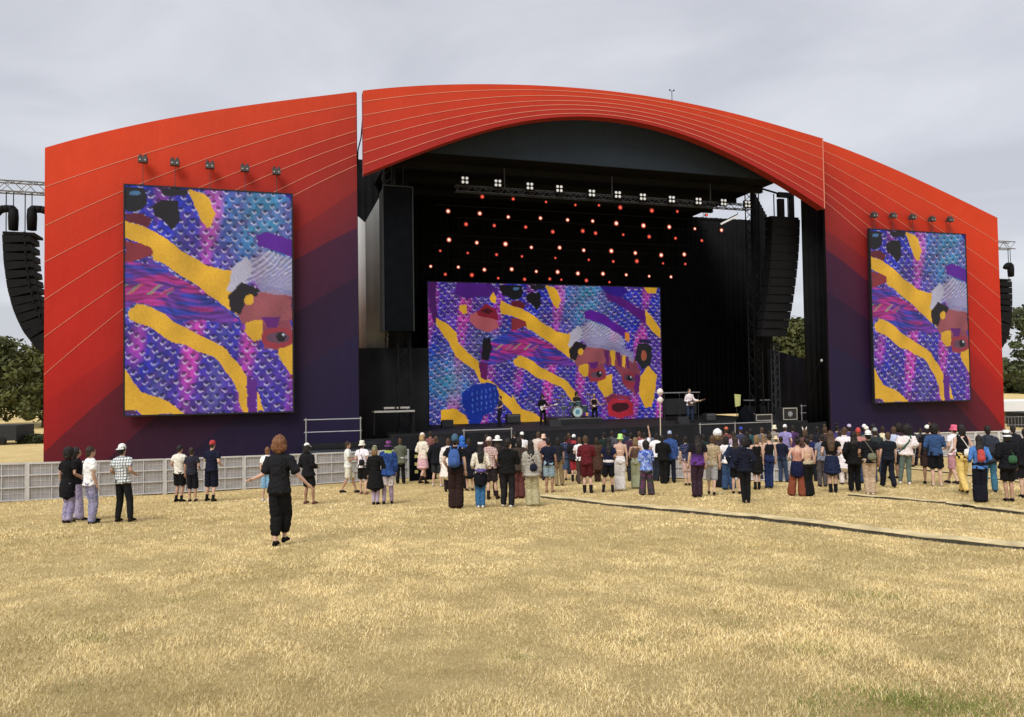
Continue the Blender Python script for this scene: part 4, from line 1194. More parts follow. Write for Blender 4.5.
# keyboard stand with two tiers
u0, z0 = onst(373, 412, .9); u1, _ = onst(414.5, 412, .9)
t = thing('keyboard_stand', 'two-tier keyboard rig with pale edges at the left of the stage', 'keyboard', ST((u0 + u1) / 2, .9, DECK))
MB().sbox(u0, u1, .7, 1.2, z0 - .04, z0 + .05).build('lower_keyboard', case_m, t)
MB().sbox(u0 + .03, u1 - .03, .69, .697, z0 - .03, z0 + .05).build('key_strip', edge_m, t)
MB().sbox(u0 + .45, u1 - .2, .85, 1.2, z0 + .12, z0 + .2).build('upper_keyboard', case_m, t)
for a, b in ((u0 + .45, u0 + .95), (u0 + 1.0, u1 - .7), (u1 - .65, u1 - .2)): MB().sbox(a + .02, b - .02, .84, .847, z0 + .12, z0 + .2).build('key_strip', edge_m, t)
for u in (u0 + .05, u1 - .05):
    for v in (.75, 1.15): MB().bar(ST(u, v, DECK), ST(u, v, z0 - .04), .011).build('leg', case_m, t)
for u in (u0 + .55, u1 - .3): MB().bar(ST(u, 1.1, z0 + .05), ST(u, 1.1, z0 + .12), .02).build('post', edge_m, t)
def flight_case(label, pxa, pxb, ytop, ybot, d_, logo=True):
    pu, pv = deckp((pxa + pxb) / 2, ybot)
    pv = max(pv, .5)
    ua, z1 = onst(pxa, ytop, pv); ub, _ = onst(pxb, ytop, pv)
    t = thing('flight_case', label, 'case', ST((ua + ub) / 2, pv, DECK))
    MB().sbox(ua, ub, pv, pv + d_, DECK + .06, z1).build('body', case_m, t)
    e_ = MB()
    for u in (ua - .004, ub - .036): e_.sbox(u, u + .04, pv - .012, pv + .02, DECK + .06, z1 + .004)
    for z in (DECK + .06, z1 - .04): e_.sbox(ua + .04, ub - .04, pv - .012, pv + .02, z, z + .04)
    e_.build('edge', edge_m, t)
    if logo: MB().lathe(ST((ua + ub) / 2, pv - .005, (DECK + z1) / 2 + .02), [(.14, 0), (.14, -.008), (.08, -.012)], NV, 12).build('emblem', mat('logo_grey', (.25, .26, .27), .6, var=.1), t)
    for u in (ua + .08, ub - .08): MB().lathe(ST(u, pv + .1, DECK + .03), [(.03, -.02), (.03, .02)], NV, 8).build('caster', case_m, t)
flight_case('black flight case with bright metal edges at the right of the stage', 783, 797, 408, 421, .6)
flight_case('wide low dark case on the stage below the right speakers', 756, 772, 414.5, 422, .5, False)
def amp(label, pxa, pxb, ytop, ybot):
    pu, pv = deckp((pxa + pxb) / 2, ybot); ua, z1 = onst(pxa, ytop, pv); ub, _ = onst(pxb, ytop, pv)
    t = thing('amplifier', label, 'amplifier', ST((ua + ub) / 2, pv, DECK), 'amplifiers on stage')
    MB().sbox(ua, ub, pv, pv + .35, DECK + .03, z1).build('cabinet', case_m, t)
    MB().sbox(ua + .04, ub - .04, pv - .012, pv - .002, DECK + .07, z1 - .14).build('grille', mat('amp_grille', (.05, .05, .052), .8, var=.25, scale=30), t)
    MB().sbox(ua + .04, ub - .04, pv - .012, pv - .002, z1 - .12, z1 - .03).build('control_panel', mat('amp_panel', (.14, .14, .15), .5, .4, var=.1), t)
    for u in (ua + .06, ub - .06): MB().lathe(ST(u, pv + .15, DECK), [(.025, 0), (.025, .03)], (0, 0, 1), 8).build('foot', case_m, t)
amp('black amplifier on the stage before the yellow ribbon of the screen', 507, 520.5, 414.5, 423.5)
amp('grey amplifier behind the guitarist in white', 706, 716, 413.5, 421.5)
def wedge(label, px, py, w):
    u, v = deckp(px, py); v = max(v, .35)
    t = thing('monitor_wedge', label, 'speaker', ST(u, v, DECK), 'floor monitors')
    c = [(u - w, v, DECK + .005), (u + w, v, DECK + .005), (u + w, v + .45, DECK + .005), (u - w, v + .45, DECK + .005), (u - w, v + .12, DECK + .36), (u + w, v + .12, DECK + .36), (u + w, v + .42, DECK + .12), (u - w, v + .42, DECK + .12)]
    MB().hexa([ST(*p) for p in c]).build('cabinet', case_m, t)
    MB().obox(ST(u, v + .282, DECK + .255), TU * (w - .04), (NV * .3 + Vector((0, 0, -.24))).normalized() * .15, (NV * .24 + Vector((0, 0, .3))).normalized() * .006).build('grille', grille, t)
wedge('small floor monitor at the feet of the guitarist in white', 684.5, 424, .3)
wedge('small floor monitor before the black-clad guitarist', 556, 427, .3)
wedge('small floor monitor at the left of the stage front', 448, 427, .3)
# drum riser and kit
u, v = 21.85, 5.2
u, _ = onst(573, 418, v)
t = thing('drum_riser', 'low black drum riser before the video screen', 'riser', ST(u, v, DECK))
MB().sbox(u - 1.25, u + 1.25, v - 1, v + 1.1, DECK + .002, DECK + .3).build('top', case_m, t)
MB().sbox(u - 1.25, u + 1.25, v - 1.012, v - 1.002, DECK + .25, DECK + .29).build('trim', mat('riser_trim', (.2, .2, .21), .5, .4, var=.1), t)
dz = DECK + .3
t = thing('drum_kit', 'drum kit with pale blue bass drum head on the riser', 'drum kit', ST(u, v, dz))
shell = mat('drum_shell', (.05, .09, .10), .4, var=.15); head = mat('drum_head', (.55, .72, .72), .5, var=.15, scale=9); brass = mat('cymbal', (.45, .33, .12), .3, .9, var=.1); chrome = mat('chrome', (.6, .6, .6), .2, 1, var=0)
ubd, _ = onst(578, 413, v - .4)
o = MB().lathe(ST(ubd, v - .35, dz + .29), [(.29, 0), (.29, .42)], NV, 24).build('bass_drum', shell, t, False)
MB().lathe(ST(ubd, v - .352, dz + .29), [(.262, 0), (.255, -.006)], NV, 24).build('drum_head', head, o)
MB().lathe(ST(ubd, v - .36, dz + .29), [(.13, 0), (.12, -.006)], NV, 20).build('head_disc', mat('head_teal', (.12, .32, .38), .5, var=.1), o)
MB().lathe(ST(ubd, v - .35, dz + .29), [(.30, 0), (.30, -.03), (.265, -.03), (.265, 0)], NV, 24).build('hoop', chrome, o)
for du, dv, r_, h0_, h1_ in ((-.22, -.05, .15, .62, .82), (.18, -.05, .16, .62, .83), (-.55, .15, .18, .42, .56), (.6, .25, .22, .22, .60)):
    o = MB().lathe(ST(ubd + du, v + dv, dz), [(r_, h0_), (r_, h1_)], (0, 0, 1), 16).build('drum', shell, t)
    MB().lathe(ST(ubd + du, v + dv, dz), [(r_ * .97, h1_ + .002), (r_ * .96, h1_ + .008)], (0, 0, 1), 16).build('drum_head', head, o)
    MB().bar(ST(ubd + du, v + dv, dz), ST(ubd + du, v + dv, dz + h0_), .02, 6).build('stand', chrome, t)
for du, dv, h_ in ((-.75, -.1, 1.15), (.8, .0, 1.2), (-.85, .35, .95)):
    MB().bar(ST(ubd + du, v + dv, dz), ST(ubd + du, v + dv, dz + h_), .015, 6).build('stand', chrome, t)
    MB().lathe(ST(ubd + du, v + dv, dz + h_), [(.21, -.015), (.05, .012), (.01, .02)], (TU * .2 + Vector((0, 0, 1)) - NV * .25), 20).build('cymbal', brass, t)
# crouched equipment heap, cloth-covered, and pale cloth hung on a stand, small tables
def covered_heap(label, px, py, w, h, mt):
    u, v = deckp(px, py); v = max(v, .8)
    V, F = [], []
    n, m_ = 20, 7
    for j in range(m_ + 1):
        f_ = j / m_
        for i in range(n):
            a = 2 * math.pi * i / n
            rr_ = (1 - f_ ** 2.2 * .8) * (1 + .12 * math.sin(3 * a + j) + .08 * math.sin(7 * a))
            V.append(ST(u + math.cos(a) * w * rr_, v + math.sin(a) * w * .7 * rr_, DECK + h * f_ * (1 + .1 * math.sin(2 * a))))
    for j in range(m_):
        for i in range(n): F.append((j * n + i, j * n + (i + 1) % n, (j + 1) * n + (i + 1) % n, (j + 1) * n + i))
    F.append(tuple(range(m_ * n, (m_ + 1) * n)))
    o = mesh_obj('covered_equipment', V, F, mt, None, True, origin=ST(u, v, DECK)); tag(o, label, 'equipment')
covered_heap('black covered heap of equipment beside the left edge of the main screen', 430, 424, .55, 1.15, black_scrim)
covered_heap('low dark heap of gear at the right of the stage', 746, 422, .5, .8, black_scrim)
u, v = deckp(737, 420); v = max(v, 1.5)
u, za = onst(737.5, 394, v)
t = thing('clothes_stand', 'pale yellow cloth hanging on a stand at the right of the stage', 'stand', ST(u, v, DECK))
MB().bar(ST(u, v + .1, DECK), ST(u, v + .1, za), .02).build('pole', case_m, t)
MB().hexa([ST(u - .13, v, za - .68), ST(u + .16, v, za - .62), ST(u + .16, v + .05, za - .62), ST(u - .13, v + .05, za - .68), ST(u - .17, v, za), ST(u + .2, v, za - .04), ST(u + .2, v + .05, za - .04), ST(u - .17, v + .05, za)]).build('cloth', mat('pale_cloth', (.55, .56, .22), .8, var=.15, scale=5, emit=None), t)
for lab, xa, xb, y_, v in (('dark table with pale top edge behind the guitarist in white', 664, 700, 392.5, 4.5), ('dark rack with pale top edge at the right of the stage', 750, 770, 400, 3.0)):
    ua, z = onst(xa, y_, v); ub, _ = onst(xb, y_, v)
    t = thing('equipment_rack', lab, 'rack', ST((ua + ub) / 2, v, DECK))
    MB().sbox(ua, ub, v, v + .6, z - .05, z).build('top', mat('rack_top', (.25, .26, .27), .4, .3, var=.1), t)
    for u in (ua + .06, ub - .06): MB().bar(ST(u, v + .1, DECK), ST(u, v + .1, z - .05), .03).build('leg', case_m, t)
    MB().sbox(ua + .15, ub - .15, v + .15, v + .5, DECK + .3, z - .35).build('unit', case_m, t)
for lab, px in (('thin microphone stand before the black-clad guitarist', 548.5), ('thin microphone stand beside the guitarist in white', 700)):
    u, v = deckp(px, 427); v = max(v, .5)
    t = thing('microphone_stand', lab, 'mic stand', ST(u, v, DECK), 'microphone stands')
    MB().lathe(ST(u, v, DECK), [(.14, 0), (.14, .02), (.03, .035)], (0, 0, 1), 12).build('base', case_m, t)
    MB().bar(ST(u, v, DECK + .03), ST(u, v, DECK + 1.45), .012).build('pole', case_m, t)
    MB().bar(ST(u, v, DECK + 1.45), ST(u + .05, v + .15, DECK + 1.52), .02, 8, .03).build('microphone', case_m, t)
u, v = 35.0, .5
sp, sz = onst(821, 360.5, .6)
t = thing('clamp_light', 'small pale clamp light on the right leg curtain edge', 'light', ST(sp, .6, sz))
MB().lathe(ST(sp, .55, sz), [(.03, .12), (.09, .04), (.1, 0)], NV, 10).build('housing', lamp_case, t)
MB().lathe(ST(sp, .545, sz), [(.08, 0), (.05, -.02)], NV, 10).build('lens', mat('lens_dim', (.5, .5, .48), .3, var=0), t)
MB().path([ST(sp, .7, sz), ST(sp - .25, .7, sz - .5), ST(sp - .6, .7, sz - 2.0)], .015).build('cable', lamp_case, t)

# ------------------------------------------------------------------ pale lawn edges built as raised strips, shadow line painted on their sides
def ramp(label, pix, w, h):
    P = [on_ground(*p) for p in pix]
    pts = []
    for a, b in zip(P[:-1], P[1:]):
        n = max(2, int((b - a).length / .45))
        for k in range(n): pts.append(a.lerp(b, k / n))
    pts.append(P[-1])
    root = thing('raised_strip', label, 'raised strip', P[0], 'raised strips across the lawn')
    dm, sm_ = mat('strip_side_shadow', (.05, .044, .032), .85, var=.3, scale=4), mat('straw_top', (.62, .51, .28), .85, var=.3, scale=3)  # near-black side colour paints the shadow line under the pale top
    rr_ = random.Random(4)
    V1, V2 = [], []
    for i, p in enumerate(pts):
        d = (pts[min(i + 1, len(pts) - 1)] - pts[max(i - 1, 0)]).normalized(); nb = Vector((-d.y, d.x, 0))
        if nb.y < 0: nb = -nb
        z = gz(p.y) + float(undul(p.x, p.y)); hh = h * (1 + rr_.uniform(-.3, .25)); wob = rr_.uniform(-.02, .02)
        base = Vector((p.x, p.y, 0)) + nb * wob
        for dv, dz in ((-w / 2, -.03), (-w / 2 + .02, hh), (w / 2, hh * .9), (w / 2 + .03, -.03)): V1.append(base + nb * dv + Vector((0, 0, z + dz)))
        for dv, dz in ((-w / 2 + .03, hh + .002), (-w / 2 + .035, hh + .018), (w / 2 - .02, hh + .016), (w / 2, hh * .9 + .001)): V2.append(base + nb * dv + Vector((0, 0, z + dz)))
    n = len(pts)
    F = [(i * 4 + j, i * 4 + j + 1, i * 4 + 5 + j, i * 4 + 4 + j) for i in range(n - 1) for j in range(3)] + [(0, 1, 2, 3), ((n - 1) * 4 + 3, (n - 1) * 4 + 2, (n - 1) * 4 + 1, (n - 1) * 4)]
    mesh_obj('strip_base', V1, F, dm, root); mesh_obj('strip_top', V2, F, sm_, root)
ramp('long straw-topped raised strip crossing the lawn in front of the crowd', [(541, 497.5), (600, 503), (680, 511), (760, 520), (830, 529), (900, 537), (960, 543), (1060, 551)], .36, .058)
ramp('shorter pale raised strip on the lawn at right behind the long one', [(852, 494.5), (900, 499), (940, 503), (980, 509), (1050, 517)], .28, .045)
ramp('raised strip farthest from the viewer on the lawn at right', [(903, 468), (950, 473), (1050, 485)], .28, .045)
# ------------------------------------------------------------------ people
# Local frame: feet on z=0, facing +y, x to the person's right. Reference height 1.76 m.
class Shape:
    def __init__(s): s.V = []; s.F = []
    def loft(s, pts, rad, n=12):
        pts = [Vector(p) for p in pts]
        rad = [(r, r) if not isinstance(r, tuple) else r for r in rad]
        k0 = len(s.V); m_ = len(pts)
        for i, p in enumerate(pts):
            t = (pts[min(i + 1, m_ - 1)] - pts[max(i - 1, 0)]).normalized()
            x = Vector((1, 0, 0)) - t * t.x
            if x.length < .3: x = Vector((0, 1, 0)) - t * t.y
            x.normalize(); y = t.cross(x)
            rx, ry = rad[i]
            for k in range(n):
                a = 2 * math.pi * k / n
                s.V.append(p + x * (rx * math.cos(a)) + y * (ry * math.sin(a)))
        for i in range(m_ - 1):
            for k in range(n):
                s.F.append((k0 + i * n + k, k0 + i * n + (k + 1) % n, k0 + (i + 1) * n + (k + 1) % n, k0 + (i + 1) * n + k))
        for i, o in ((0, -1), (m_ - 1, 1)):
            t = (pts[1] - pts[0]).normalized() if i == 0 else (pts[-1] - pts[-2]).normalized()
            c = len(s.V); s.V.append(pts[i] + t * o * min(rad[i]) * .55)
            for k in range(n):
                a, b = k0 + i * n + k, k0 + i * n + (k + 1) % n
                s.F.append((b, a, c) if i == 0 else (a, b, c))
        return s
    def ball(s, c, rx, ry, rz, n=12, m_=8):
        c = Vector(c)
        pts, rad = [], []
        for j in range(1, m_):
            a = math.pi * j / m_
            pts.append(c + Vector((0, 0, -rz * math.cos(a)))); rad.append((rx * math.sin(a), ry * math.sin(a)))
        return s.loft(pts, rad, n)

def fuse(shape, voxel, smooth=3, rough=0.0, rs=18.0, seed=0, name='mesh'):
    me = bpy.data.meshes.new('tmp')
    me.from_pydata([tuple(v) for v in shape.V], [], shape.F)
    o = bpy.data.objects.new('tmp', me); COL.objects.link(o)
    md = o.modifiers.new('r', 'REMESH'); md.mode = 'VOXEL'; md.voxel_size = voxel; md.use_smooth_shade = True
    if smooth:
        ms = o.modifiers.new('s', 'SMOOTH'); ms.factor = .5; ms.iterations = smooth
    dg = bpy.context.evaluated_depsgraph_get()
    out = bpy.data.meshes.new_from_object(o.evaluated_get(dg))
    out.name = name
    bpy.data.objects.remove(o); bpy.data.meshes.remove(me)
    if rough > 0:
        off = Vector((seed * 3.1, seed * 1.7, 0))
        co = [v.co.copy() for v in out.vertices]; no = [v.normal.copy() for v in out.vertices]
        for v, c, q in zip(out.vertices, co, no):
            cw = Vector((c.x, c.y, c.z * (.22 if name == 'hair' and rs > 30 else 1.6))); v.co = c + q * (rough * (1.1 - 2.2 * abs(mnoise.noise(cw * rs * .8 + off)) + .5 * mnoise.noise(c * rs * 2.3 + off)) * .8)
    out.shade_smooth()
    return out

ARMS = {  # elbow, wrist for the right side (x mirrored for the left)
    'down': ((.235, -.025, 1.15), (.245, .05, .90)), 'pocket': ((.285, -.09, 1.16), (.20, .06, .94)),
    'fold': ((.25, .06, 1.16), (-.02, .235, 1.17)), 'phone': ((.235, .05, 1.15), (.08, .29, 1.20)),
    'face': ((.23, .14, 1.18), (.10, .20, 1.43)), 'up': ((.27, .10, 1.60), (.23, .16, 1.86)),
    'hip': ((.40, -.07, 1.20), (.20, .0, 1.03)), 'out': ((.25, -.07, 1.165), (.50, .03, 1.075)), 'outlow': ((.33, -.03, 1.16), (.48, .10, .98)),
    'crown': ((.38, .05, 1.55), (.17, .06, 1.73)), 'hug': ((.30, .02, 1.17), (.42, .10, 1.03)), 'back': ((.29, -.16, 1.18), (.08, -.17, 1.05)),
    'guitarR': ((.27, -.05, 1.15), (.08, .24, 1.03)), 'guitarL': ((.28, .05, 1.17), (.46, .27, 1.12)),
    'bent': ((.26, -.08, 1.16), (.22, .17, 1.06)),
}
LEGS = {  # per leg (left, right): hip->knee->ankle offsets (x, y, z of ankle)
    'stand': ((-.10, 0, .08), (.10, 0, .08)), 'wide': ((-.17, 0, .08), (.17, 0, .08)), 'close': ((-.065, 0, .08), (.065, 0, .08)),
    'relax': ((-.10, -.02, .08), (.16, .10, .08)), 'relaxL': ((-.16, .10, .08), (.10, -.02, .08)),
    'walk': ((-.09, .26, .09), (.09, -.27, .14)), 'walkL': ((-.09, -.27, .14), (.09, .26, .09)),
    'stride': ((-.045, -.07, .085), (.035, .17, .11)), 'sit': ((-.16, .38, .44), (.16, .38, .44)),
}
def joints(pose):
    la, ra, lg = pose
    J = {}
    for sgn, key, a in ((-1, 'L', la), (1, 'R', ra)):
        e_, w_ = ARMS[a]
        J['sh' + key] = Vector((.18 * sgn, 0, 1.405)); J['el' + key] = Vector((e_[0] * sgn, e_[1], e_[2])); J['wr' + key] = Vector((w_[0] * sgn, w_[1], w_[2]))
        ank = Vector(LEGS[lg][0 if sgn < 0 else 1])
        hip = Vector((.088 * sgn, 0, .91))
        mid = (hip + ank) / 2
        L1, L2 = .435, .405
        dd = (ank - hip).length
        bend = math.sqrt(max(0.0, L1 ** 2 - (dd * L1 / (L1 + L2)) ** 2)) if dd < L1 + L2 else .015
        bend = min(bend, .22)
        J['hp' + key] = hip; J['kn' + key] = hip.lerp(ank, L1 / (L1 + L2)) + Vector((0, bend * .9 + .01, 0)); J['an' + key] = ank
    return J

CACHE = {}
def cached(f):
    def g(*a):
        k = (f.__name__,) + a
        if k not in CACHE: CACHE[k] = f(*a)
        return CACHE[k]
    return g

def torso_rings(fem):
    k = 0.94 if fem else 1.05
    return [(.86, .155, .108), (.93, .170 if fem else .160, .116), (1.0, .160 if fem else .155, .110), (1.09, .130 if fem else .148, .098), (1.2, .148 * k, .108), (1.31, .172 * k, .118), (1.385, .180 * k, .108), (1.435, .150 * k, .088), (1.475, .085, .068)]

def leg_path(J, key, upto=0.0):
    h, k, a = J['hp' + key], J['kn' + key], J['an' + key]
    return h, k, a

def hand(S, w, e, key, curl=.5):
    d = (w - e).normalized()
    sg = -1 if key == 'L' else 1
    side = d.cross(Vector((0, 0, 1)))
    if side.length < .2: side = Vector((0, 1, 0)) - d * d.y
    side.normalize(); nrm = d.cross(side).normalized()
    p1 = w + d * .045; p2 = w + d * .09
    S.loft([w - d * .015, w + d * .02, p1, p2], [(.024, .02), (.032, .018), (.040, .016), (.038, .014)], 8)
    for k in range(4):
        o = side * ((k - 1.5) * .019)
        L = (.066, .075, .070, .055)[k]
        a = p2 + o; b = a + d * L * .45 - nrm * (L * .12 * curl); c = b + d * L * .32 - nrm * (L * .34 * curl); f_ = c + d * L * .15 - nrm * (L * .3 * curl)
        S.loft([a - d * .012, a, b, c, f_], [.009, .0095, .009, .008, .0065], 6)
    # thumb leaves the side of the palm near its base
    th = side * (-.034) + d * .028
    S.loft([w + th * .6, w + th + side * -.010 + d * .018, w + th + side * -.018 + d * .046 - nrm * .008, w + th + side * -.016 + d * .066 - nrm * .014], [.012, .0115, .010, .008], 6)

@cached
def body_mesh(pose, fem, voxel):
    J = joints(pose); S = Shape()
    S.ball((0, .005, 1.64), .076, .096, .116); S.ball((0, .035, 1.575), .052, .06, .058)
    S.ball((0, .108, 1.612), .013, .020, .022, 8, 6); S.ball((0, .088, 1.655), .052, .02, .012, 8, 6)
    S.ball((0, .095, 1.563), .024, .014, .010, 8, 6)
    for s in (-1, 1): S.ball((.079 * s, -.002, 1.625), .010, .024, .033, 8, 6)
    S.loft([(0, -.02, 1.40), (0, -.012, 1.50), (0, .0, 1.57)], [(.062, .058), (.052, .054), (.052, .056)])
    S.loft([(0, -.005, r[0]) for r in torso_rings(fem)], [(r[1], r[2]) for r in torso_rings(fem)], 16)
    if fem:
        for s in (-1, 1): S.ball((.075 * s, .085, 1.275), .068, .06, .065)
    for s in (-1, 1): S.ball((.078 * s, -.065, .93), .082, .07, .085)
    q = .93 if fem else 1.05
    for key in 'LR':
        sh, el, wr = J['sh' + key], J['el' + key], J['wr' + key]
        S.loft([sh + Vector((-.03 if key == 'R' else .03, 0, .012)), sh, sh.lerp(el, .4), el, el.lerp(wr, .3), wr], [.052 * q, .058 * q, .047 * q, .038 * q, .041 * q, .026 * q])
        h, k, a = leg_path(J, key)
        calf = k.lerp(a, .35) + Vector((0, -.018, 0))
        S.loft([h + Vector((0, 0, .03)), h.lerp(k, .35), k + Vector((0, 0, .06)), k, calf, k.lerp(a, .7), a], [.088, .084, .062, .055, .056, .042, .036])
        S.loft([a + Vector((0, -.045, -.04)), a + Vector((0, .03, -.035)), a + Vector((.012 * (1 if key == 'R' else -1), .12, -.048)), a + Vector((.015 * (1 if key == 'R' else -1), .17, -.055))], [(.034, .036), (.040, .04), (.044, .028), (.034, .02)])
    me = fuse(S, voxel, 3, name='body')
    H = Shape()
    for key in 'LR': hand(H, J['wr' + key], J['el' + key], key)
    # join hands
    bm = bmesh.new(); bm.from_mesh(me)
    vs = [bm.verts.new(v) for v in H.V]
    for f in H.F:
        try: bm.faces.new([vs[i] for i in f]).smooth = True
        except ValueError: pass
    bm.to_mesh(me); bm.free()
    # slots: skin, eye, lip
    for _ in range(3): me.materials.append(None)
    for p in me.polygons:
        c = p.center
        if c.y > .06 and 1.54 < c.z < 1.66:
            if abs(abs(c.x) - .033) < .016 and abs(c.z - 1.637) < .010: p.material_index = 1
            elif abs(c.x) < .024 and abs(c.z - 1.563) < .010: p.material_index = 2
    return me

@cached
def top_mesh(kind, pose, fem):
    J = joints(pose); S = Shape(); R_ = torso_rings(fem)
    inf, lo, sleeve, hem = {'tee': (.022, .90, .55, .03), 'loose': (.028, .87, .86, .02), 'long': (.022, .90, 1.9, .025), 'tank': (.012, .93, 0, .01), 'strap': (.010, 1.0, 0, .0), 'jacket': (.042, .84, 1.88, .05),
                            'hoodie': (.040, .88, 1.88, .03), 'coat': (.045, .52, 1.88, .09), 'poncho': (.05, .92, .9, .13), 'crop': (.014, 1.10, .3, .01), 'dress': (.016, .58, .3, .10), 'vest': (.012, .93, 0, .02), 'bare': (.008, 1.17, 0, .0)}[kind]
    topz = {'tank': 1.40, 'strap': 1.33, 'vest': 1.42, 'bare': 1.27}.get(kind, 1.48)
    zs = np.linspace(lo, topz, 10)
    rz = [r[0] for r in R_]
    pts, rad = [], []
    for z in zs:
        rx = np.interp(z, rz, [r[1] for r in R_]) + inf; ry = np.interp(z, rz, [r[2] for r in R_]) + inf
        if z < .93: rx, ry = .17 + inf + hem * (.93 - z) / max(.05, .93 - lo) , .12 + inf + hem * .8 * (.93 - z) / max(.05, .93 - lo)
        if kind in ('tee', 'loose', 'long', 'jacket', 'hoodie') and z < 1.15: rx = max(rx, .158 + inf * .6)
        if z > 1.45: rx, ry = .088, .074
        pts.append((0, -.005, float(z))); rad.append((float(rx), float(ry)))
    S.loft(pts, rad, 16)
    if fem and topz > 1.3:
        for s in (-1, 1): S.ball((.075 * s, .085, 1.275), .075, .068, .07)
    for s in (-1, 1): S.ball((.078 * s, -.062, .94), .092, .078, .08)if lo < .95 and kind != 'tank' else None
    if sleeve > 0:
        for key in 'LR':
            sh, el, wr = J['sh' + key], J['el' + key], J['wr' + key]
            b = {'jacket': .020, 'hoodie': .020, 'coat': .020, 'poncho': .05, 'loose': .008}.get(kind, .0)
            inx = Vector((-.05 if key == 'R' else .05, 0, .015))
            if sleeve <= 1: S.loft([sh + inx, sh, sh.lerp(el, sleeve * .5), sh.lerp(el, sleeve)], [.066, .068 + b, .070 + b, .072 + b * 1.4])
            else: S.loft([sh + inx, sh, sh.lerp(el, .5), el, el.lerp(wr, .5), el.lerp(wr, sleeve - 1.0)], [.066, .066 + b, .062 + b, .056 + b, .050 + b, .042 + b])
    elif kind in ('tank', 'strap', 'vest'):
        for s in (-1, 1):
            w_ = .028 if kind == 'vest' else .014
            S.loft([(.085 * s, -.115, topz - .05), (.088 * s, -.075, 1.44), (.088 * s, .0, 1.475), (.088 * s, .08, 1.42), (.085 * s, .118, topz - .05)], [w_] * 5, 8)
    if kind == 'hoodie':
        S.ball((0, -.095, 1.455), .10, .055, .07)
    if kind in ('jacket', 'coat'):
        S.loft([(0, -.01, 1.46), (0, -.005, 1.50)], [(.085, .08), (.078, .076)])
    return fuse(S, .015, 2, rough=.017 if kind not in ('tank', 'strap', 'bare') else .004, rs=11, seed=len(CACHE), name=kind)

@cached
def bottom_mesh(kind, pose, fem):
    J = joints(pose); S = Shape()
    if kind in ('skirt', 'longskirt'):
        lo, rx = (.58, .235) if kind == 'skirt' else (.12, .27)
        S.loft([(0, -.005, lo), (0, -.005, (lo + .93) / 2), (0, -.005, .95), (0, -.005, 1.05)], [(rx, rx * .82), ((rx + .19) / 2, (rx + .19) / 2 * .8), (.185, .140), (.152, .116)], 20)
        return fuse(S, .015, 2, rough=.02, rs=9, seed=3, name=kind)
    S.loft([(0, -.005, .86), (0, -.005, .95), (0, -.005, 1.06)], [(.172, .125), (.186, .132), (.152, .116)], 16)
    for s in (-1, 1): S.ball((.078 * s, -.067, .93), .092, .08, .09)
    for key in 'LR':
        h, k, a = leg_path(J, key)
        if kind == 'shorts': S.loft([h, h.lerp(k, .5), h.lerp(k, .86)], [.102, .108, .108])
        elif kind == 'longshorts': S.loft([h, h.lerp(k, .6), k + Vector((0, 0, -.03))], [.105, .104, .100])
        elif kind == 'miniShorts': S.loft([h, h.lerp(k, .30), h.lerp(k, .48)], [.100, .104, .106])
        else:
            r1, r2, r3, end = {'straight': (.100, .080, .074, 1.04), 'wide': (.108, .112, .125, 1.06), 'slim': (.099, .080, .060, .99), 'crop': (.104, .106, .070, .74), 'flare': (.100, .082, .128, 1.07), 'leggings': (.095, .070, .050, .98)}[kind]
            S.loft([h, h.lerp(k, .5), k, k.lerp(a, .55), k.lerp(a, end)], [r1, (r1 + r2) / 2, r2, (r2 + r3) / 2 + .004, r3])
    return fuse(S, .015, 2, rough=.014 if kind not in ('leggings', 'slim') else .006, rs=10, seed=7, name=kind)

@cached
def shoe_mesh(kind, pose, key):
    J = joints(pose); a = J['an' + key]; k = J['kn' + key]; S = Shape(); o = .012 * (1 if key == 'R' else -1)
    S.loft([a + Vector((0, -.062, -.045)), a + Vector((0, -.02, -.032)), a + Vector((0, .05, -.030)), a + Vector((o, .13, -.044)), a + Vector((o, .19, -.056))], [(.036, .042), (.044, .052), (.046, .05), (.049, .034), (.036, .022)])
    if kind == 'boot': S.loft([a + Vector((0, -.005, -.03)), a.lerp(k, .12), a.lerp(k, .42)], [.055, .054, .062])
    elif kind == 'sock': S.loft([a + Vector((0, -.005, -.02)), a.lerp(k, .10), a.lerp(k, .30)], [.046, .044, .050])
    return fuse(S, .011, 2, name='shoe')

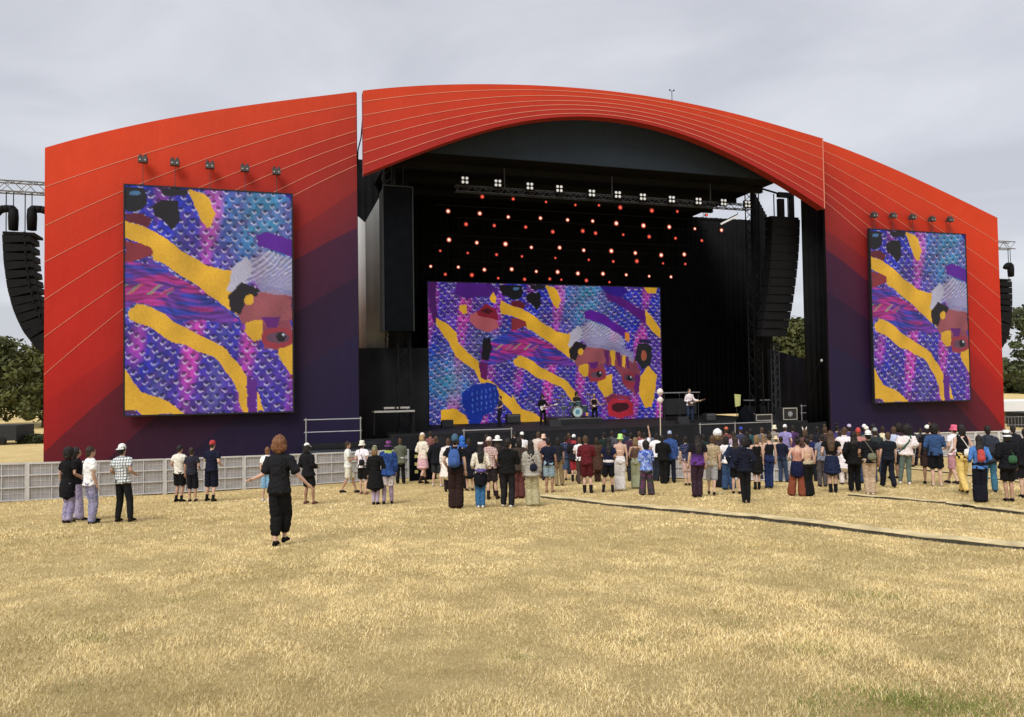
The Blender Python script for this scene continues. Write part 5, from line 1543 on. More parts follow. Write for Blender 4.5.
@cached
def hair_mesh(kind):
    S = Shape()
    if kind == 'short': S.ball((0, -.014, 1.662), .084, .098, .105); S.ball((0, -.055, 1.60), .066, .05, .07)
    elif kind == 'crop': S.ball((0, -.010, 1.660), .080, .098, .103); S.ball((0, -.050, 1.61), .06, .048, .05)
    elif kind == 'bob':
        S.ball((0, -.018, 1.655), .096, .105, .112); S.loft([(0, -.05, 1.66), (0, -.055, 1.58), (0, -.055, 1.50)], [(.092, .066), (.098, .066), (.088, .05)], 14)
    elif kind == 'long':
        S.ball((0, -.014, 1.66), .088, .102, .108)
        S.loft([(0, -.04, 1.67), (0, -.065, 1.56), (0, -.105, 1.44), (0, -.128, 1.30), (0, -.128, 1.20)], [(.086, .06), (.092, .052), (.105, .042), (.092, .034), (.055, .022)], 14)
    elif kind == 'curly':
        S.ball((0, -.02, 1.665), .115, .118, .120); S.ball((0, -.045, 1.60), .105, .085, .09)
    elif kind == 'mop':
        S.ball((0, -.02, 1.668), .112, .118, .112); S.ball((-.03, -.04, 1.60), .105, .085, .085); S.ball((.03, -.04, 1.60), .105, .085, .08); S.ball((0, -.06, 1.56), .085, .05, .06)
    elif kind == 'afro': S.ball((0, -.015, 1.68), .15, .15, .145); S.ball((0, -.05, 1.60), .12, .1, .09)
    elif kind == 'bun':
        S.ball((0, -.014, 1.66), .084, .100, .105); S.ball((0, -.06, 1.79), .05, .05, .048); S.ball((0, -.055, 1.60), .058, .045, .06)
    elif kind == 'pony':
        S.ball((0, -.014, 1.66), .083, .100, .105); S.loft([(0, -.10, 1.70), (0, -.155, 1.66), (0, -.165, 1.55), (0, -.15, 1.42)], [.025, .034, .036, .018], 10)
    big = kind in ('curly', 'afro', 'mop')
    return fuse(S, .012, 2 if not big else 1, rough=(.022 if kind == 'mop' else .030) if big else .012, rs=(38 if kind == 'mop' else 24) if big else 32, seed=2, name='hair')

def revolve(prof, n=22, brim=None):
    V, F = [], []
    for r, z, yo in prof:
        for i in range(n):
            a = 2 * math.pi * i / n
            V.append((r * math.cos(a) * .90, r * math.sin(a) * 1.08 + yo, z))
    for k in range(len(prof) - 1):
        for i in range(n): F.append((k * n + i, k * n + (i + 1) % n, (k + 1) * n + (i + 1) % n, (k + 1) * n + i))
    F.append(tuple(range((len(prof) - 1) * n, len(prof) * n)))
    return V, F
@cached
def hat_mesh(kind):
    y = -.008
    if kind in ('cap', 'capback', 'capside'):
        V, F = revolve([(.094, 1.655, y), (.097, 1.685, y), (.092, 1.725, y), (.072, 1.762, y), (.035, 1.782, y), (.008, 1.786, y)])
        sgn = -1 if kind == 'capback' else 1
        k = len(V); m_ = 9
        for j, (rr_, dz) in enumerate(((.095, 0), (.135, .002), (.175, -.012))):
            for i in range(m_):
                a = math.pi * (.18 + .64 * i / (m_ - 1)); s_ = 1 - (1 - math.sin(a)) * .45 * (j > 0)
                for dzz in (0.0, .006): V.append((math.cos(a) * rr_ * (.9 if j == 0 else .72), sgn * (math.sin(a) * rr_ * 1.08 * s_) + y, 1.668 + dz + dzz))
        for j in range(2):
            for i in range(m_ - 1):
                a0, a1, b0, b1 = k + (j * m_ + i) * 2, k + (j * m_ + i + 1) * 2, k + ((j + 1) * m_ + i) * 2, k + ((j + 1) * m_ + i + 1) * 2
                F += [(a0, b0, b1, a1), (a0 + 1, a1 + 1, b1 + 1, b0 + 1)]
                if j == 1: F.append((b0, b0 + 1, b1 + 1, b1))
    elif kind == 'bucket':
        V, F = revolve([(.150, 1.615, y), (.153, 1.619, y), (.101, 1.665, y), (.098, 1.70, y), (.092, 1.755, y), (.080, 1.772, y), (.03, 1.776, y)])
    elif kind == 'sunhat':
        V, F = revolve([(.20, 1.645, y), (.203, 1.650, y), (.15, 1.668, y), (.100, 1.678, y), (.098, 1.72, y), (.085, 1.768, y), (.05, 1.79, y), (.01, 1.795, y)])
    elif kind == 'beanie':
        V, F = revolve([(.090, 1.63, y - .01), (.100, 1.635, y - .01), (.102, 1.675, y - .01), (.096, 1.72, y - .01), (.075, 1.765, y - .01), (.04, 1.79, y - .01), (.008, 1.797, y - .01)])
    elif kind == 'band':
        V, F = revolve([(.094, 1.70, y), (.100, 1.705, y), (.096, 1.735, y), (.085, 1.752, y), (.08, 1.752, y)])
    elif kind == 'fluffy':
        S = Shape(); S.ball((0, -.01, 1.705), .135, .14, .105)
        return fuse(S, .014, 1, rough=.035, rs=22, seed=4, name='hat')
    elif kind == 'ears':
        S = Shape()
        for s in (-1, 1): S.loft([(.055 * s, -.005, 1.74), (.085 * s, -.01, 1.80), (.10 * s, -.01, 1.865)], [(.03, .014), (.026, .012), (.006, .005)], 8)
        S.loft([(-.085, 0, 1.70), (-.05, -.005, 1.757), (0, -.005, 1.775), (.05, -.005, 1.757), (.085, 0, 1.70)], [.010] * 5, 6)
        return fuse(S, .008, 1, name='headband')
    elif kind == 'hood':
        S = Shape(); S.ball((0, -.03, 1.655), .112, .115, .128); S.ball((0, -.06, 1.53), .11, .085, .07)
        return fuse(S, .014, 2, rough=.012, rs=14, seed=9, name='hood')
    me = bpy.data.meshes.new('hat'); me.from_pydata(V, [], F); me.shade_smooth()
    bm = bmesh.new(); bm.from_mesh(me); bmesh.ops.recalc_face_normals(bm, faces=bm.faces); bm.to_mesh(me); bm.free()
    return me

@cached
def tie_mesh(kind):
    """garment tied round the waist / sash / scarf"""
    S = Shape()
    if kind == 'waist':
        S.loft([(0, -.02, .62), (0, -.03, .80), (0, -.012, .95), (0, -.005, 1.04)], [(.19, .14), (.205, .155), (.195, .15), (.17, .132)], 16)
    elif kind == 'sash':
        S.loft([(-.20, -.02, .98), (-.10, -.155, 1.15), (.02, -.16, 1.30), (.11, -.10, 1.44), (.10, 0, 1.50)], [(.03, .03)] * 5, 8)
    elif kind == 'belt':
        S.loft([(0, -.005, .985), (0, -.005, 1.045)], [(.200, .155), (.186, .145)], 18)
    elif kind == 'cowl':
        S.loft([(0, -.02, 1.42), (0, -.02, 1.47), (0, -.012, 1.53)], [(.15, .12), (.125, .105), (.095, .085)], 14)
    return fuse(S, .014, 2, rough=.014, rs=11, seed=5, name=kind)

@cached
def pack_mesh(kind, part):
    S = Shape()
    if kind == 'pack':
        if part == 'bag': S.loft([(0, -.215, 1.04), (0, -.225, 1.12), (0, -.225, 1.30), (0, -.205, 1.42)], [(.13, .075), (.15, .09), (.145, .085), (.10, .06)], 14)
        elif part == 'pocket': S.loft([(0, -.305, 1.08), (0, -.312, 1.15), (0, -.300, 1.23)], [(.095, .03), (.10, .035), (.085, .03)], 12)
        else:
            for s in (-1, 1): S.loft([(.09 * s, -.16, 1.43), (.10 * s, -.05, 1.505), (.105 * s, .07, 1.455), (.12 * s, .15, 1.30), (.15 * s, .10, 1.12), (.14 * s, -.10, 1.08)], [.018] * 6, 8)
    elif kind == 'small':
        if part == 'bag': S.loft([(0, -.19, 1.10), (0, -.20, 1.18), (0, -.20, 1.32), (0, -.185, 1.39)], [(.095, .05), (.11, .06), (.10, .055), (.07, .04)], 14)
        elif part == 'pocket': S.loft([(0, -.252, 1.13), (0, -.258, 1.18), (0, -.25, 1.23)], [(.065, .02), (.07, .024), (.06, .02)], 12)
        else:
            for s in (-1, 1): S.loft([(.07 * s, -.15, 1.40), (.09 * s, -.05, 1.50), (.10 * s, .07, 1.45), (.12 * s, .145, 1.30), (.15 * s, .10, 1.14), (.12 * s, -.11, 1.12)], [.013] * 6, 8)
    elif kind == 'sling':
        if part == 'bag': S.loft([(.06, -.185, .98), (.06, -.195, 1.04), (.06, -.19, 1.14)], [(.10, .04), (.115, .055), (.10, .04)], 12)
        elif part == 'pocket': S.loft([(.06, -.238, 1.0), (.06, -.245, 1.05), (.06, -.236, 1.09)], [(.07, .014), (.075, .016), (.06, .014)], 10)
        else: S.loft([(.13, -.165, 1.10), (.06, -.155, 1.24), (-.03, -.135, 1.38), (-.09, -.06, 1.485), (-.095, .04, 1.475), (-.03, .15, 1.30), (.10, .15, 1.12), (.205, .0, 1.05), (.15, -.15, 1.06)], [.013] * 9, 8)
    elif kind == 'hipbag':
        if part == 'bag': S.loft([(-.12, -.175, 1.0), (-.06, -.20, 1.0), (.06, -.20, 1.0), (.12, -.175, 1.0)], [(.05, .05), (.065, .06), (.065, .06), (.05, .05)], 12)
        elif part == 'pocket': S.loft([(-.05, -.258, .99), (.05, -.258, .99)], [(.012, .03), (.012, .03)], 8)
        else: S.loft([(0, -.005, 1.0), (0, -.005, 1.025)], [(.205, .160), (.203, .158)], 18)
    return fuse(S, .012, 2, rough=.005, rs=14, seed=6, name=part)

SKIN = {'l': (.56, .36, .27), 'm': (.42, .25, .175), 't': (.30, .165, .105), 'd': (.11, .06, .04)}
def skin_mats(k):
    return [mat('skin_' + k, SKIN[k], .55, var=.08, scale=9, spec=.35), mat('eye_dark', (.02, .015, .012), .3, var=0), mat('lip_' + k, (SKIN[k][0] * .8, SKIN[k][1] * .5, SKIN[k][2] * .5), .5, var=0)]
def desat(c, k=.17):
    l = .3 * c[0] + .59 * c[1] + .11 * c[2]
    return tuple(x_ * (1 - k) + l * k for x_ in c)
def cloth(c, pat=None, c2=None):
    key = f'cloth_{c}_{pat}_{c2}'
    if key in MATS: return MATS[key]
    col = desat(hexl(c))
    if c2: c2l = tuple(x_ * 1.1 for x_ in desat(hexl(c2)))
    col = tuple(max(.008, x_ * 1.12) for x_ in col)
    col = tuple(min(.82, x_) for x_ in col)
    if pat is None: return mat(key, col, .88, var=.16, scale=14, bump=.25, bscale=60, spec=.15)
    M = bpy.data.materials.new(key); M.use_nodes = True; nt = M.node_tree; b = nt.nodes['Principled BSDF']; L = nt.links.new
    b.inputs['Roughness'].default_value = .88; b.inputs['Specular IOR Level'].default_value = .15
    tc = nt.nodes.new('ShaderNodeTexCoord'); r = nt.nodes.new('ShaderNodeValToRGB'); r.color_ramp.elements[0].color = (*col, 1); r.color_ramp.elements[1].color = (*c2l, 1)
    if pat == 'check':
        w1 = nt.nodes.new('ShaderNodeTexWave'); w1.bands_direction = 'X'; w1.inputs['Scale'].default_value = 5.0
        w2 = nt.nodes.new('ShaderNodeTexWave'); w2.bands_direction = 'Z'; w2.inputs['Scale'].default_value = 5.0
        L(tc.outputs['Object'], w1.inputs[0]); L(tc.outputs['Object'], w2.inputs[0])
        mx = nt.nodes.new('ShaderNodeMath'); mx.operation = 'MAXIMUM'; L(w1.outputs[1], mx.inputs[0]); L(w2.outputs[1], mx.inputs[1]); L(mx.outputs[0], r.inputs[0])
        r.color_ramp.elements[0].position = .62; r.color_ramp.elements[1].position = .9
    elif pat == 'stripe':
        w1 = nt.nodes.new('ShaderNodeTexWave'); w1.bands_direction = 'Z'; w1.inputs['Scale'].default_value = 6.0; L(tc.outputs['Object'], w1.inputs[0]); L(w1.outputs[1], r.inputs[0])
        r.color_ramp.elements[0].position = .45; r.color_ramp.elements[1].position = .55
    elif pat == 'grad':
        s = nt.nodes.new('ShaderNodeSeparateXYZ'); L(tc.outputs['Object'], s.inputs[0]); mr = nt.nodes.new('ShaderNodeMapRange'); mr.inputs[1].default_value = 1.25; mr.inputs[2].default_value = 1.05; L(s.outputs[2], mr.inputs[0]); L(mr.outputs[0], r.inputs[0])
    else:
        n = nt.nodes.new('ShaderNodeTexNoise'); n.inputs['Scale'].default_value = 9 if pat == 'dye' else 26; n.inputs['Detail'].default_value = 3; n.inputs['Distortion'].default_value = 1.0 if pat == 'dye' else .2
        L(tc.outputs['Object'], n.inputs[0]); L(n.outputs[0], r.inputs[0])
        r.color_ramp.elements[0].position = .42 if pat == 'dye' else .5; r.color_ramp.elements[1].position = .60
    L(r.outputs[0], b.inputs['Base Color']); MATS[key] = M
    return M

def inst(name, me, mats, parent):
    if len(me.materials) == 0: me.materials.append(None)
    o = bpy.data.objects.new(name, me); COL.objects.link(o); o.parent = parent
    for s, m_ in zip(o.material_slots, mats):
        s.link = 'OBJECT'; s.material = m_
    return o

HAIRC = {'k': (.012, .009, .008), 'db': (.030, .018, .011), 'b': (.075, .042, .022), 'lb': (.20, .125, .06), 'bl': (.42, .30, .14), 'r': (.18, .078, .034), 'blue': (.02, .09, .42), 'teal': (.03, .16, .24), 'w': (.6, .58, .54)}
def hairm(k): return mat('hair_' + k, HAIRC[k], .6, var=.35, scale=30, spec=.35, bump=.3, bscale=90)
GN = {'tee': 't_shirt', 'loose': 't_shirt', 'long': 'jumper', 'tank': 'tank_top', 'strap': 'strap_top', 'jacket': 'jacket', 'hoodie': 'hoodie', 'coat': 'coat', 'poncho': 'poncho', 'crop': 'crop_top', 'dress': 'dress', 'vest': 'vest', 'bare': 'halter_top',
      'shorts': 'shorts', 'longshorts': 'shorts', 'miniShorts': 'shorts', 'skirt': 'skirt', 'longskirt': 'skirt', 'leggings': 'leggings', 'cap': 'cap', 'capback': 'cap', 'bucket': 'bucket_hat', 'sunhat': 'sun_hat', 'beanie': 'beanie', 'band': 'headband', 'fluffy': 'fluffy_hat', 'ears': 'headband', 'hood': 'hood'}
def C(spec):  # 'kind:#hex' or 'kind:#hex:pat:#hex2'
    p = spec.split(':')
    return p[0], cloth(p[1], p[2] if len(p) > 2 else None, p[3] if len(p) > 3 else None)
PEOPLE = []
def person(label, loc, Hm, yaw=0, top='tee:#202020', bot='straight:#181818', hair='short:k', hat=None, arms='dd', legs=None, shoes='shoe:#181818', skin='l', fem=False, tie=None, pack=None, bld=1.0, voxel=.016, group='festival crowd on the lawn', leg2=None, drop=0.0):
    AK = {'d': 'down', 'p': 'pocket', 'f': 'fold', 'h': 'phone', 'c': 'face', 'u': 'up', 'i': 'hip', 'o': 'out', 'O': 'outlow', 'w': 'crown', 'g': 'hug', 'b': 'back', 'G': 'guitarR', 'L': 'guitarL', 'n': 'bent'}
    if legs is None: legs = random.Random(label + 'legs').choice(['stand', 'relax', 'relaxL', 'close'])
    pose = (AK[arms[0]], AK[arms[1]], legs)
    t = thing('person', label, 'person', loc, group)
    s = Hm / 1.77
    t.scale = (s * bld * .875, s * bld * .90, s); lr = random.Random(label); t.rotation_euler = (R(lr.uniform(-2.2, 2.2)), R(lr.uniform(-2.0, 2.0)), R(yaw))
    PEOPLE.append((label, tuple(loc), Hm))
    inst('body', body_mesh(pose, fem, voxel), skin_mats(skin), t)
    for sp in (top,) if isinstance(top, str) else top:
        k, m_ = C(sp); inst(GN.get(k, k), top_mesh(k, pose, fem), [m_], t)
    if bot:
        for sp in (bot,) if isinstance(bot, str) else bot:
            k, m_ = C(sp); inst(GN.get(k, 'trousers'), bottom_mesh(k, pose, fem), [m_], t)
    if shoes:
        k, m_ = C(shoes)
        for key in 'LR': inst('shoe' if k != 'boot' else 'boot', shoe_mesh(k, pose, key), [m_], t)
    if hair:
        k, c = hair.split(':'); inst('hair', hair_mesh(k), [hairm(c)], t)
    if hat:
        k, m_ = C(hat); inst(GN.get(k, 'hat'), hat_mesh(k), [m_], t)
    if tie:
        for sp in (tie,) if isinstance(tie, str) else tie:
            k, m_ = C(sp); inst({'waist': 'tied_jacket', 'sash': 'sash', 'belt': 'waistband', 'cowl': 'scarf'}[k], tie_mesh(k), [m_], t)
    if pack:
        k, c, plabel = pack
        p = thing('backpack' if k in ('pack', 'small') else 'bag', plabel, 'backpack' if k in ('pack', 'small') else 'bag', loc)
        p.scale = t.scale; p.rotation_euler = t.rotation_euler
        pm = cloth(c); pm2 = cloth(c)
        for part, nm in (('bag', 'pouch'), ('pocket', 'pocket'), ('strap', 'strap')): inst(nm, pack_mesh(k, part), [pm], p)
    return t

def crowd(label, px, fy, hy, **k):
    g_ = on_ground(px, fy)
    g_.z += float(undul(g_.x, g_.y))
    # height from the head-top pixel at that distance
    d = ray(px, hy); q = CAM + d * (g_.y / d.y)
    Hm = max(1.50, min(1.93, q.z - g_.z))
    yaw = k.pop('yaw', 0) + random.Random(label + 'y').uniform(-13, 13)
    # default: face the stage along the line of sight, plus yaw (positive = turned left)
    face = math.degrees(math.atan2(-g_.x, g_.y)) * .5
    return person(label, g_, Hm, face + yaw, **k)

# --- left lawn
crowd('dark curly-haired person in black top and lilac trousers at far left', 67, 523, 448, yaw=-35, top='tee:#141416', bot='straight:#9a90ac:dye:#77709a', hair='curly:k', arms='dn', fem=True, skin='m', legs='close', tie='waist:#17161a')
crowd('dark-haired person in dark top beside the man in white T-shirt, far left', 77, 520, 447, yaw=-70, top='tee:#1c1a20', bot='straight:#a89cb8:dye:#8a80a6', hair='bob:k', arms='dn', fem=True, skin='m')
crowd('man in white T-shirt and tie-dyed lilac trousers, far left group', 90.5, 524, 446, yaw=-45, top='tee:#e8e6ea', bot='straight:#8f8aa8:dye:#6f7396', hair='short:db', arms='dd', skin='m', legs='relaxL', bld=1.06)
crowd('man in checked white shirt, white cap and slim black trousers', 124, 522, 444, yaw=-12, top='tee:#d8dcd8:check:#6c7680', bot='slim:#1b1d1e', hair='short:k', hat='capback:#dadbd8', arms='nn', skin='m', legs='wide', shoes='shoe:#2a211c', bld=1.05)
crowd('man in cream shirt and black shorts, left of three by the barrier', 178.5, 502, 445, yaw=-20, top='tee:#cfcabd', bot='shorts:#131316', hair='crop:k', arms='nf', skin='m', shoes='sock:#151515', bld=1.1)
crowd('person in dark grey T-shirt and shorts, middle of three by the barrier', 192.5, 502, 447, yaw=-15, top='tee:#282634', bot='longshorts:#1a1a22', hair='short:db', arms='dn', skin='m', bld=1.02)
crowd('man in red cap and navy outfit, right of three by the barrier', 210, 502, 440.5, yaw=-12, top='tee:#161a30', bot='longshorts:#141628', hair='crop:db', hat='cap:#b02a2c', arms='fn', skin='l', shoes='sock:#131313', bld=1.08)
crowd('person in white T-shirt and light blue shorts behind the running woman', 266, 502, 447, yaw=-20, top='tee:#e4e2e6', bot='longshorts:#6fa3c8', hair='short:r', arms='dd', skin='l', shoes='shoe:#c8c8c4')
crowd('person in black jacket, black shorts and white cap before the barrier', 309.5, 504, 443, yaw=-25, top='jacket:#17171b', bot='shorts:#121214', hair='bob:k', hat='cap:#e0d8d2', arms='nn', skin='t', fem=True, shoes='shoe:#6b4a3a', legs='wide')
g_ = on_ground(279, 547); g_.z += float(undul(g_.x, g_.y))
person('auburn-haired woman in black running across the lawn in the foreground', g_, 1.735, -2, top='loose:#1c1c20', bot='crop:#151517', hair='mop:r', arms='oO', legs='stride', shoes='shoe:#101010', skin='l', fem=True, voxel=.011, bld=1.03)
crowd('man in pale patterned shirt and cream shorts facing right', 349, 494, 441, yaw=-80, top='tee:#d9dbd2:print:#b9beb4', bot='shorts:#d6d2c0:print:#b8b6a0', hair='short:db', arms='hh', skin='m', legs='walk', shoes='shoe:#1b1b1d')
crowd('person in white T-shirt, black shorts and white bucket hat', 363.5, 494.5, 440.5, yaw=-15, top='tee:#ddd6dc', bot='shorts:#121214', hair='short:db', hat='bucket:#e4dfc8', arms='nn', skin='l', fem=True, shoes='shoe:#8a6a58', pack=('sling', '#1c1a1c', 'small black sling bag worn by the person in white bucket hat'))
crowd('person in long black coat hugging the one in blue jacket', 375.5, 504, 446, yaw=-10, top='coat:#121016', bot='leggings:#a592ac', hair='bob:lb', hat='beanie:#8f9a6a:print:#5c4a48', arms='dg', skin='l', fem=True, legs='close')
crowd('person in blue puffer jacket with rainbow hat and scarf', 387, 503.5, 441, yaw=8, top='jacket:#1a3672:dye:#264f92', bot=('shorts:#cfc4c4:print:#8d8490', 'leggings:#8d7a98'), hair='bob:k', hat='bucket:#3c2a6a:dye:#8e3a7c', arms='gd', skin='l', fem=True, tie='cowl:#9cae34')
crowd('man in olive jacket and black trousers leaning on the barrier', 401.5, 483.5, 438, yaw=15, top='jacket:#59604e', bot='straight:#141518', hair='short:b', arms='hh', skin='m', tie='belt:#c8c4bc')
# --- left of centre
crowd('blonde person in cream jumper and pink skirt at the barrier gate', 423, 484, 433, yaw=-35, top='long:#d8cdbc', bot='skirt:#c79aa2', hair='bob:bl', hat='cap:#e0d0cc', arms='nh', skin='l', fem=True, legs='walk', shoes='boot:#2a1e1c')
crowd('person in black jacket and dark shorts beside the blonde one', 437, 486, 436, yaw=-10, top='jacket:#14161c', bot='shorts:#2b2f36', hair='short:b', arms='pp', skin='l', legs='wide', shoes='shoe:#b8b0a8')
crowd('person in long white shirt behind the blue backpack', 447.5, 492, 438, yaw=-10, top='coat:#d9d2cc', bot='slim:#241c20', hair='short:b', arms='dd', skin='l', fem=True)
crowd('person in black T-shirt and wide brown trousers with blue backpack', 456, 509, 434.5, yaw=5, top='tee:#15161c', bot='wide:#2c1c1a', hair='short:k', hat='beanie:#3c5c74', arms='pd', skin='l', shoes='shoe:#241a18', bld=1.08, pack=('pack', '#34589a', 'bright blue backpack on the person in wide brown trousers'))
crowd('blue-hooded person standing behind the blue backpack', 463, 489, 436, yaw=0, top='hoodie:#1c58b4', bot='straight:#17181e', hair=None, hat='hood:#2468c4', arms='pp', skin='l')
crowd('person in dark navy coat beside the long-haired girl in jeans', 470, 491, 438, yaw=5, top='coat:#13151f', bot='shorts:#1a1a20', hair='short:db', arms='fd', skin='l', shoes='shoe:#30241f')
crowd('girl with long dark hair, white headband and bright blue jeans', 480.5, 508, 441.5, yaw=5, top='long:#cfc6b2', bot='straight:#28608c', hair='long:k', hat='band:#e6e4e8', arms='nn', skin='m', fem=True, tie='waist:#15161c', shoes='shoe:#d8d4d0', legs='close', pack=('hipbag', '#5a4a84', 'purple bum bag on the girl in bright blue jeans'))
crowd('person in pale cap and plaid shirt with bare legs', 491.5, 500, 437, yaw=-10, top='tee:#8a6c66:check:#c8a8a0', bot='shorts:#2a2226', hair='short:b', hat='cap:#d8c8bc', arms='nn', skin='l', shoes='boot:#2a1a18')
crowd('person in white sun hat between plaid shirt and black jumper', 498, 497, 436, yaw=-5, top='long:#3a2c2c', bot='slim:#2a2024', hair='long:db', hat='sunhat:#e8dcd8', arms='nn', skin='l', fem=True)
crowd('person in black jumper with folded arms and dark trousers, white shoes', 508, 507, 438, yaw=-15, top='hoodie:#131215', bot='straight:#201e22', hair='short:k', arms='ff', skin='l', shoes='shoe:#d2cecb', bld=1.1)
crowd('person in brown jacket with reddish trousers', 518.5, 499, 437, yaw=10, top='jacket:#3c3028', bot='wide:#5a2e2c', hair='bob:k', arms='pp', skin='m', fem=True)
crowd('person in white T-shirt and white cap behind the brown jacket', 523, 481, 432, yaw=0, top='tee:#dcdade', bot='straight:#24242a', hair='short:k', hat='cap:#e6e2dc', arms='dd', skin='l')
crowd('long-haired person in grey cardigan and pale khaki cargo trousers', 533, 506, 440, yaw=0, top='jacket:#9c968c', bot='wide:#a39a72', hair='long:k', arms='dd', skin='m', fem=True, shoes='shoe:#cfc9bc', pack=('sling', '#1c1e30', 'dark navy sling bag on the person in grey cardigan'))
crowd('person with brown hair in pale shirt far behind the grey cardigan', 537.5, 479, 431.5, yaw=0, top='tee:#c9b8ac', bot='straight:#3a3438', hair='short:b', arms='fd', skin='l')
crowd('man in navy T-shirt and pale denim shorts', 549.5, 493, 437.5, yaw=-8, top='tee:#151a2c', bot='shorts:#7f98a4', hair='short:k', arms='pd', skin='t', shoes='shoe:#8a5f48', legs='stand', bld=1.1)
crowd('person in peach bucket hat behind the navy T-shirt', 545, 481, 434, yaw=0, top='tee:#b88a7c', bot='straight:#2c2a2e', hair='short:b', hat='bucket:#f0b49a', arms='fn', skin='l')
crowd('dark-haired person in khaki trousers right of the navy T-shirt', 559, 486, 437, yaw=0, top='tee:#22242c', bot='straight:#84704e', hair='bob:k', arms='dd', skin='m', fem=True)
crowd('person in navy T-shirt with white print and denim shorts', 564.5, 481, 436, yaw=-10, top='tee:#1a2440:print:#50587a', bot='longshorts:#3a5478', hair='short:k', arms='nd', skin='m')
crowd('person in dark jacket and red shorts with white cap and boots', 575, 482, 434.5, yaw=-5, top='jacket:#1e1c24', bot='longshorts:#9c1c2a', hair='short:k', hat='cap:#dcdce0', arms='nn', skin='l', shoes='boot:#161618', tie='cowl:#a02430')
crowd('person in white T-shirt behind the maroon shirt', 581.5, 484, 437, yaw=0, top='tee:#dcd8da', bot='straight:#4a3a34', hair='short:b', arms='fn', skin='l')
crowd('person in long maroon shirt with bare legs and black boots', 588, 493, 435.5, yaw=0, top='long:#5e141e', bot='shorts:#4e1018', hair='short:b', arms='ff', skin='l', shoes='boot:#1c1618', bld=1.14)
crowd('person in brown coat behind the maroon shirt', 598, 482, 437, yaw=10, top='coat:#4a3226', bot='straight:#3a261e', hair='bob:db', arms='pp', skin='l')
crowd('long-haired person in navy top, black shorts and boots', 608, 492, 437.5, yaw=5, top='tee:#171b3a', bot='shorts:#131318', hair='long:k', arms='fn', skin='m', fem=True, legs='wide', shoes='boot:#17171a', tie='belt:#c8c4c0')
crowd('bare-backed person in white trousers and lime green cap', 620, 490, 434, yaw=0, top='bare:#cfa88c', bot='wide:#d8d4d4', hair='short:bl', hat='bucket:#a4e070', arms='nd', skin='l', fem=True, legs='close')
crowd('dark-haired person in dark maroon patterned shirt behind the lime cap', 632, 481, 432, yaw=0, top='tee:#4a1c30:dye:#2c3a4c', bot='straight:#24242a', hair='short:k', arms='nn', skin='l')
crowd('brown-haired person in brown strappy top and khaki green trousers', 636.5, 488, 437, yaw=5, top='tank:#5a4434', bot='wide:#8e9474', hair='bob:lb', arms='nd', skin='m', fem=True)
crowd('dark-haired person in white T-shirt behind the blue tie-dyed jacket', 645, 480, 432, yaw=10, top='tee:#dcdae0', bot='straight:#2c3040', hair='short:k', arms='fu', skin='m')
crowd('person in white T-shirt holding up the pole with white balls', 656, 481, 433, yaw=0, top='tee:#e0dee4', bot='straight:#262a36', hair='short:k', arms='nh', skin='m')
crowd('curly-haired person in blue tie-dyed jacket and green patterned trousers', 647, 495, 441, yaw=0, top='jacket:#3450a8:dye:#90a8dc', bot='wide:#1e3a2a:dye:#5a3050', hair='curly:k', arms='hh', skin='m', legs='wide', shoes='shoe:#3a2422')
crowd('person all in black with black hoodie beside the pole', 664, 484, 435, yaw=-10, top='hoodie:#0f1014', bot='straight:#101116', hair='short:k', arms='ff', skin='m', bld=1.1)
crowd('person in blue denim jacket and pale hat right of the pole', 671.5, 483, 431, yaw=0, top='jacket:#2c4a86', bot='straight:#1c2030', hair='short:db', hat='cap:#9aa8c8', arms='dd', skin='l')
crowd('person in dark grey coat at the barrier right of the pole', 677, 477, 434, yaw=0, top='coat:#1a1a20', bot='straight:#181a20', hair='short:k', arms='pp', skin='l')
crowd('person in navy T-shirt and pink shorts behind the purple T-shirt', 688, 486, 436, yaw=0, top='tee:#1a1e38:print:#50567c', bot='shorts:#b89a96', hair='short:k', arms='dd', skin='l')
crowd('long-haired person in black hat and black-to-purple T-shirt', 697.5, 498, 433, yaw=0, top='tee:#17141c:grad:#5a2a82', bot='straight:#33202c', hair='long:k', hat='cap:#14141a', arms='dd', skin='l', fem=True, shoes='shoe:#161416', bld=1.12)
crowd('man in beige patterned shirt and grey shorts', 711.5, 496, 435, yaw=-10, top='tee:#a8946e:print:#86765a', bot='longshorts:#9a9a9c', hair='short:b', arms='dd', skin='l', legs='walk', shoes='shoe:#161616')
crowd('person in fluffy white hat behind the dungarees', 718.5, 488, 430.5, yaw=-30, top='tee:#3a2c2e', bot='straight:#1c1a22', hair='bob:lb', hat='fluffy:#ece8ea', arms='pp', skin='t')
crowd('dark-haired person in white T-shirt under blue dungarees', 728, 490, 436, yaw=-8, top='tee:#dcd4d4', bot='wide:#2a4468', hair='bob:k', arms='dd', skin='l', fem=True, tie='sash:#2a4468', shoes='shoe:#17181c')
crowd('person with long brown hair in navy jacket, black shorts, bare legs', 736.5, 494, 436.5, yaw=0, top='jacket:#1a2138', bot='shorts:#15161c', hair='long:db', arms='pp', skin='l', fem=True)
crowd('short person in navy hooded jacket and black trousers in front', 746.5, 504, 438, yaw=-3, top='hoodie:#141828', bot='slim:#111217', hair='short:k', arms='pp', skin='l', legs='close', shoes='shoe:#151519')
crowd('fair-haired person in short black strappy dress and boots', 757.5, 490, 435, yaw=5, top='tank:#111114', bot='skirt:#111114', hair='bob:lb', arms='nd', skin='l', fem=True, shoes='boot:#141416')
crowd('person in black tank top and dark blue jeans with hair up', 769.5, 489, 433, yaw=0, top='tank:#15151b', bot='straight:#1c2c56', hair='bun:db', arms='nd', skin='l', fem=True, shoes='shoe:#17171f')
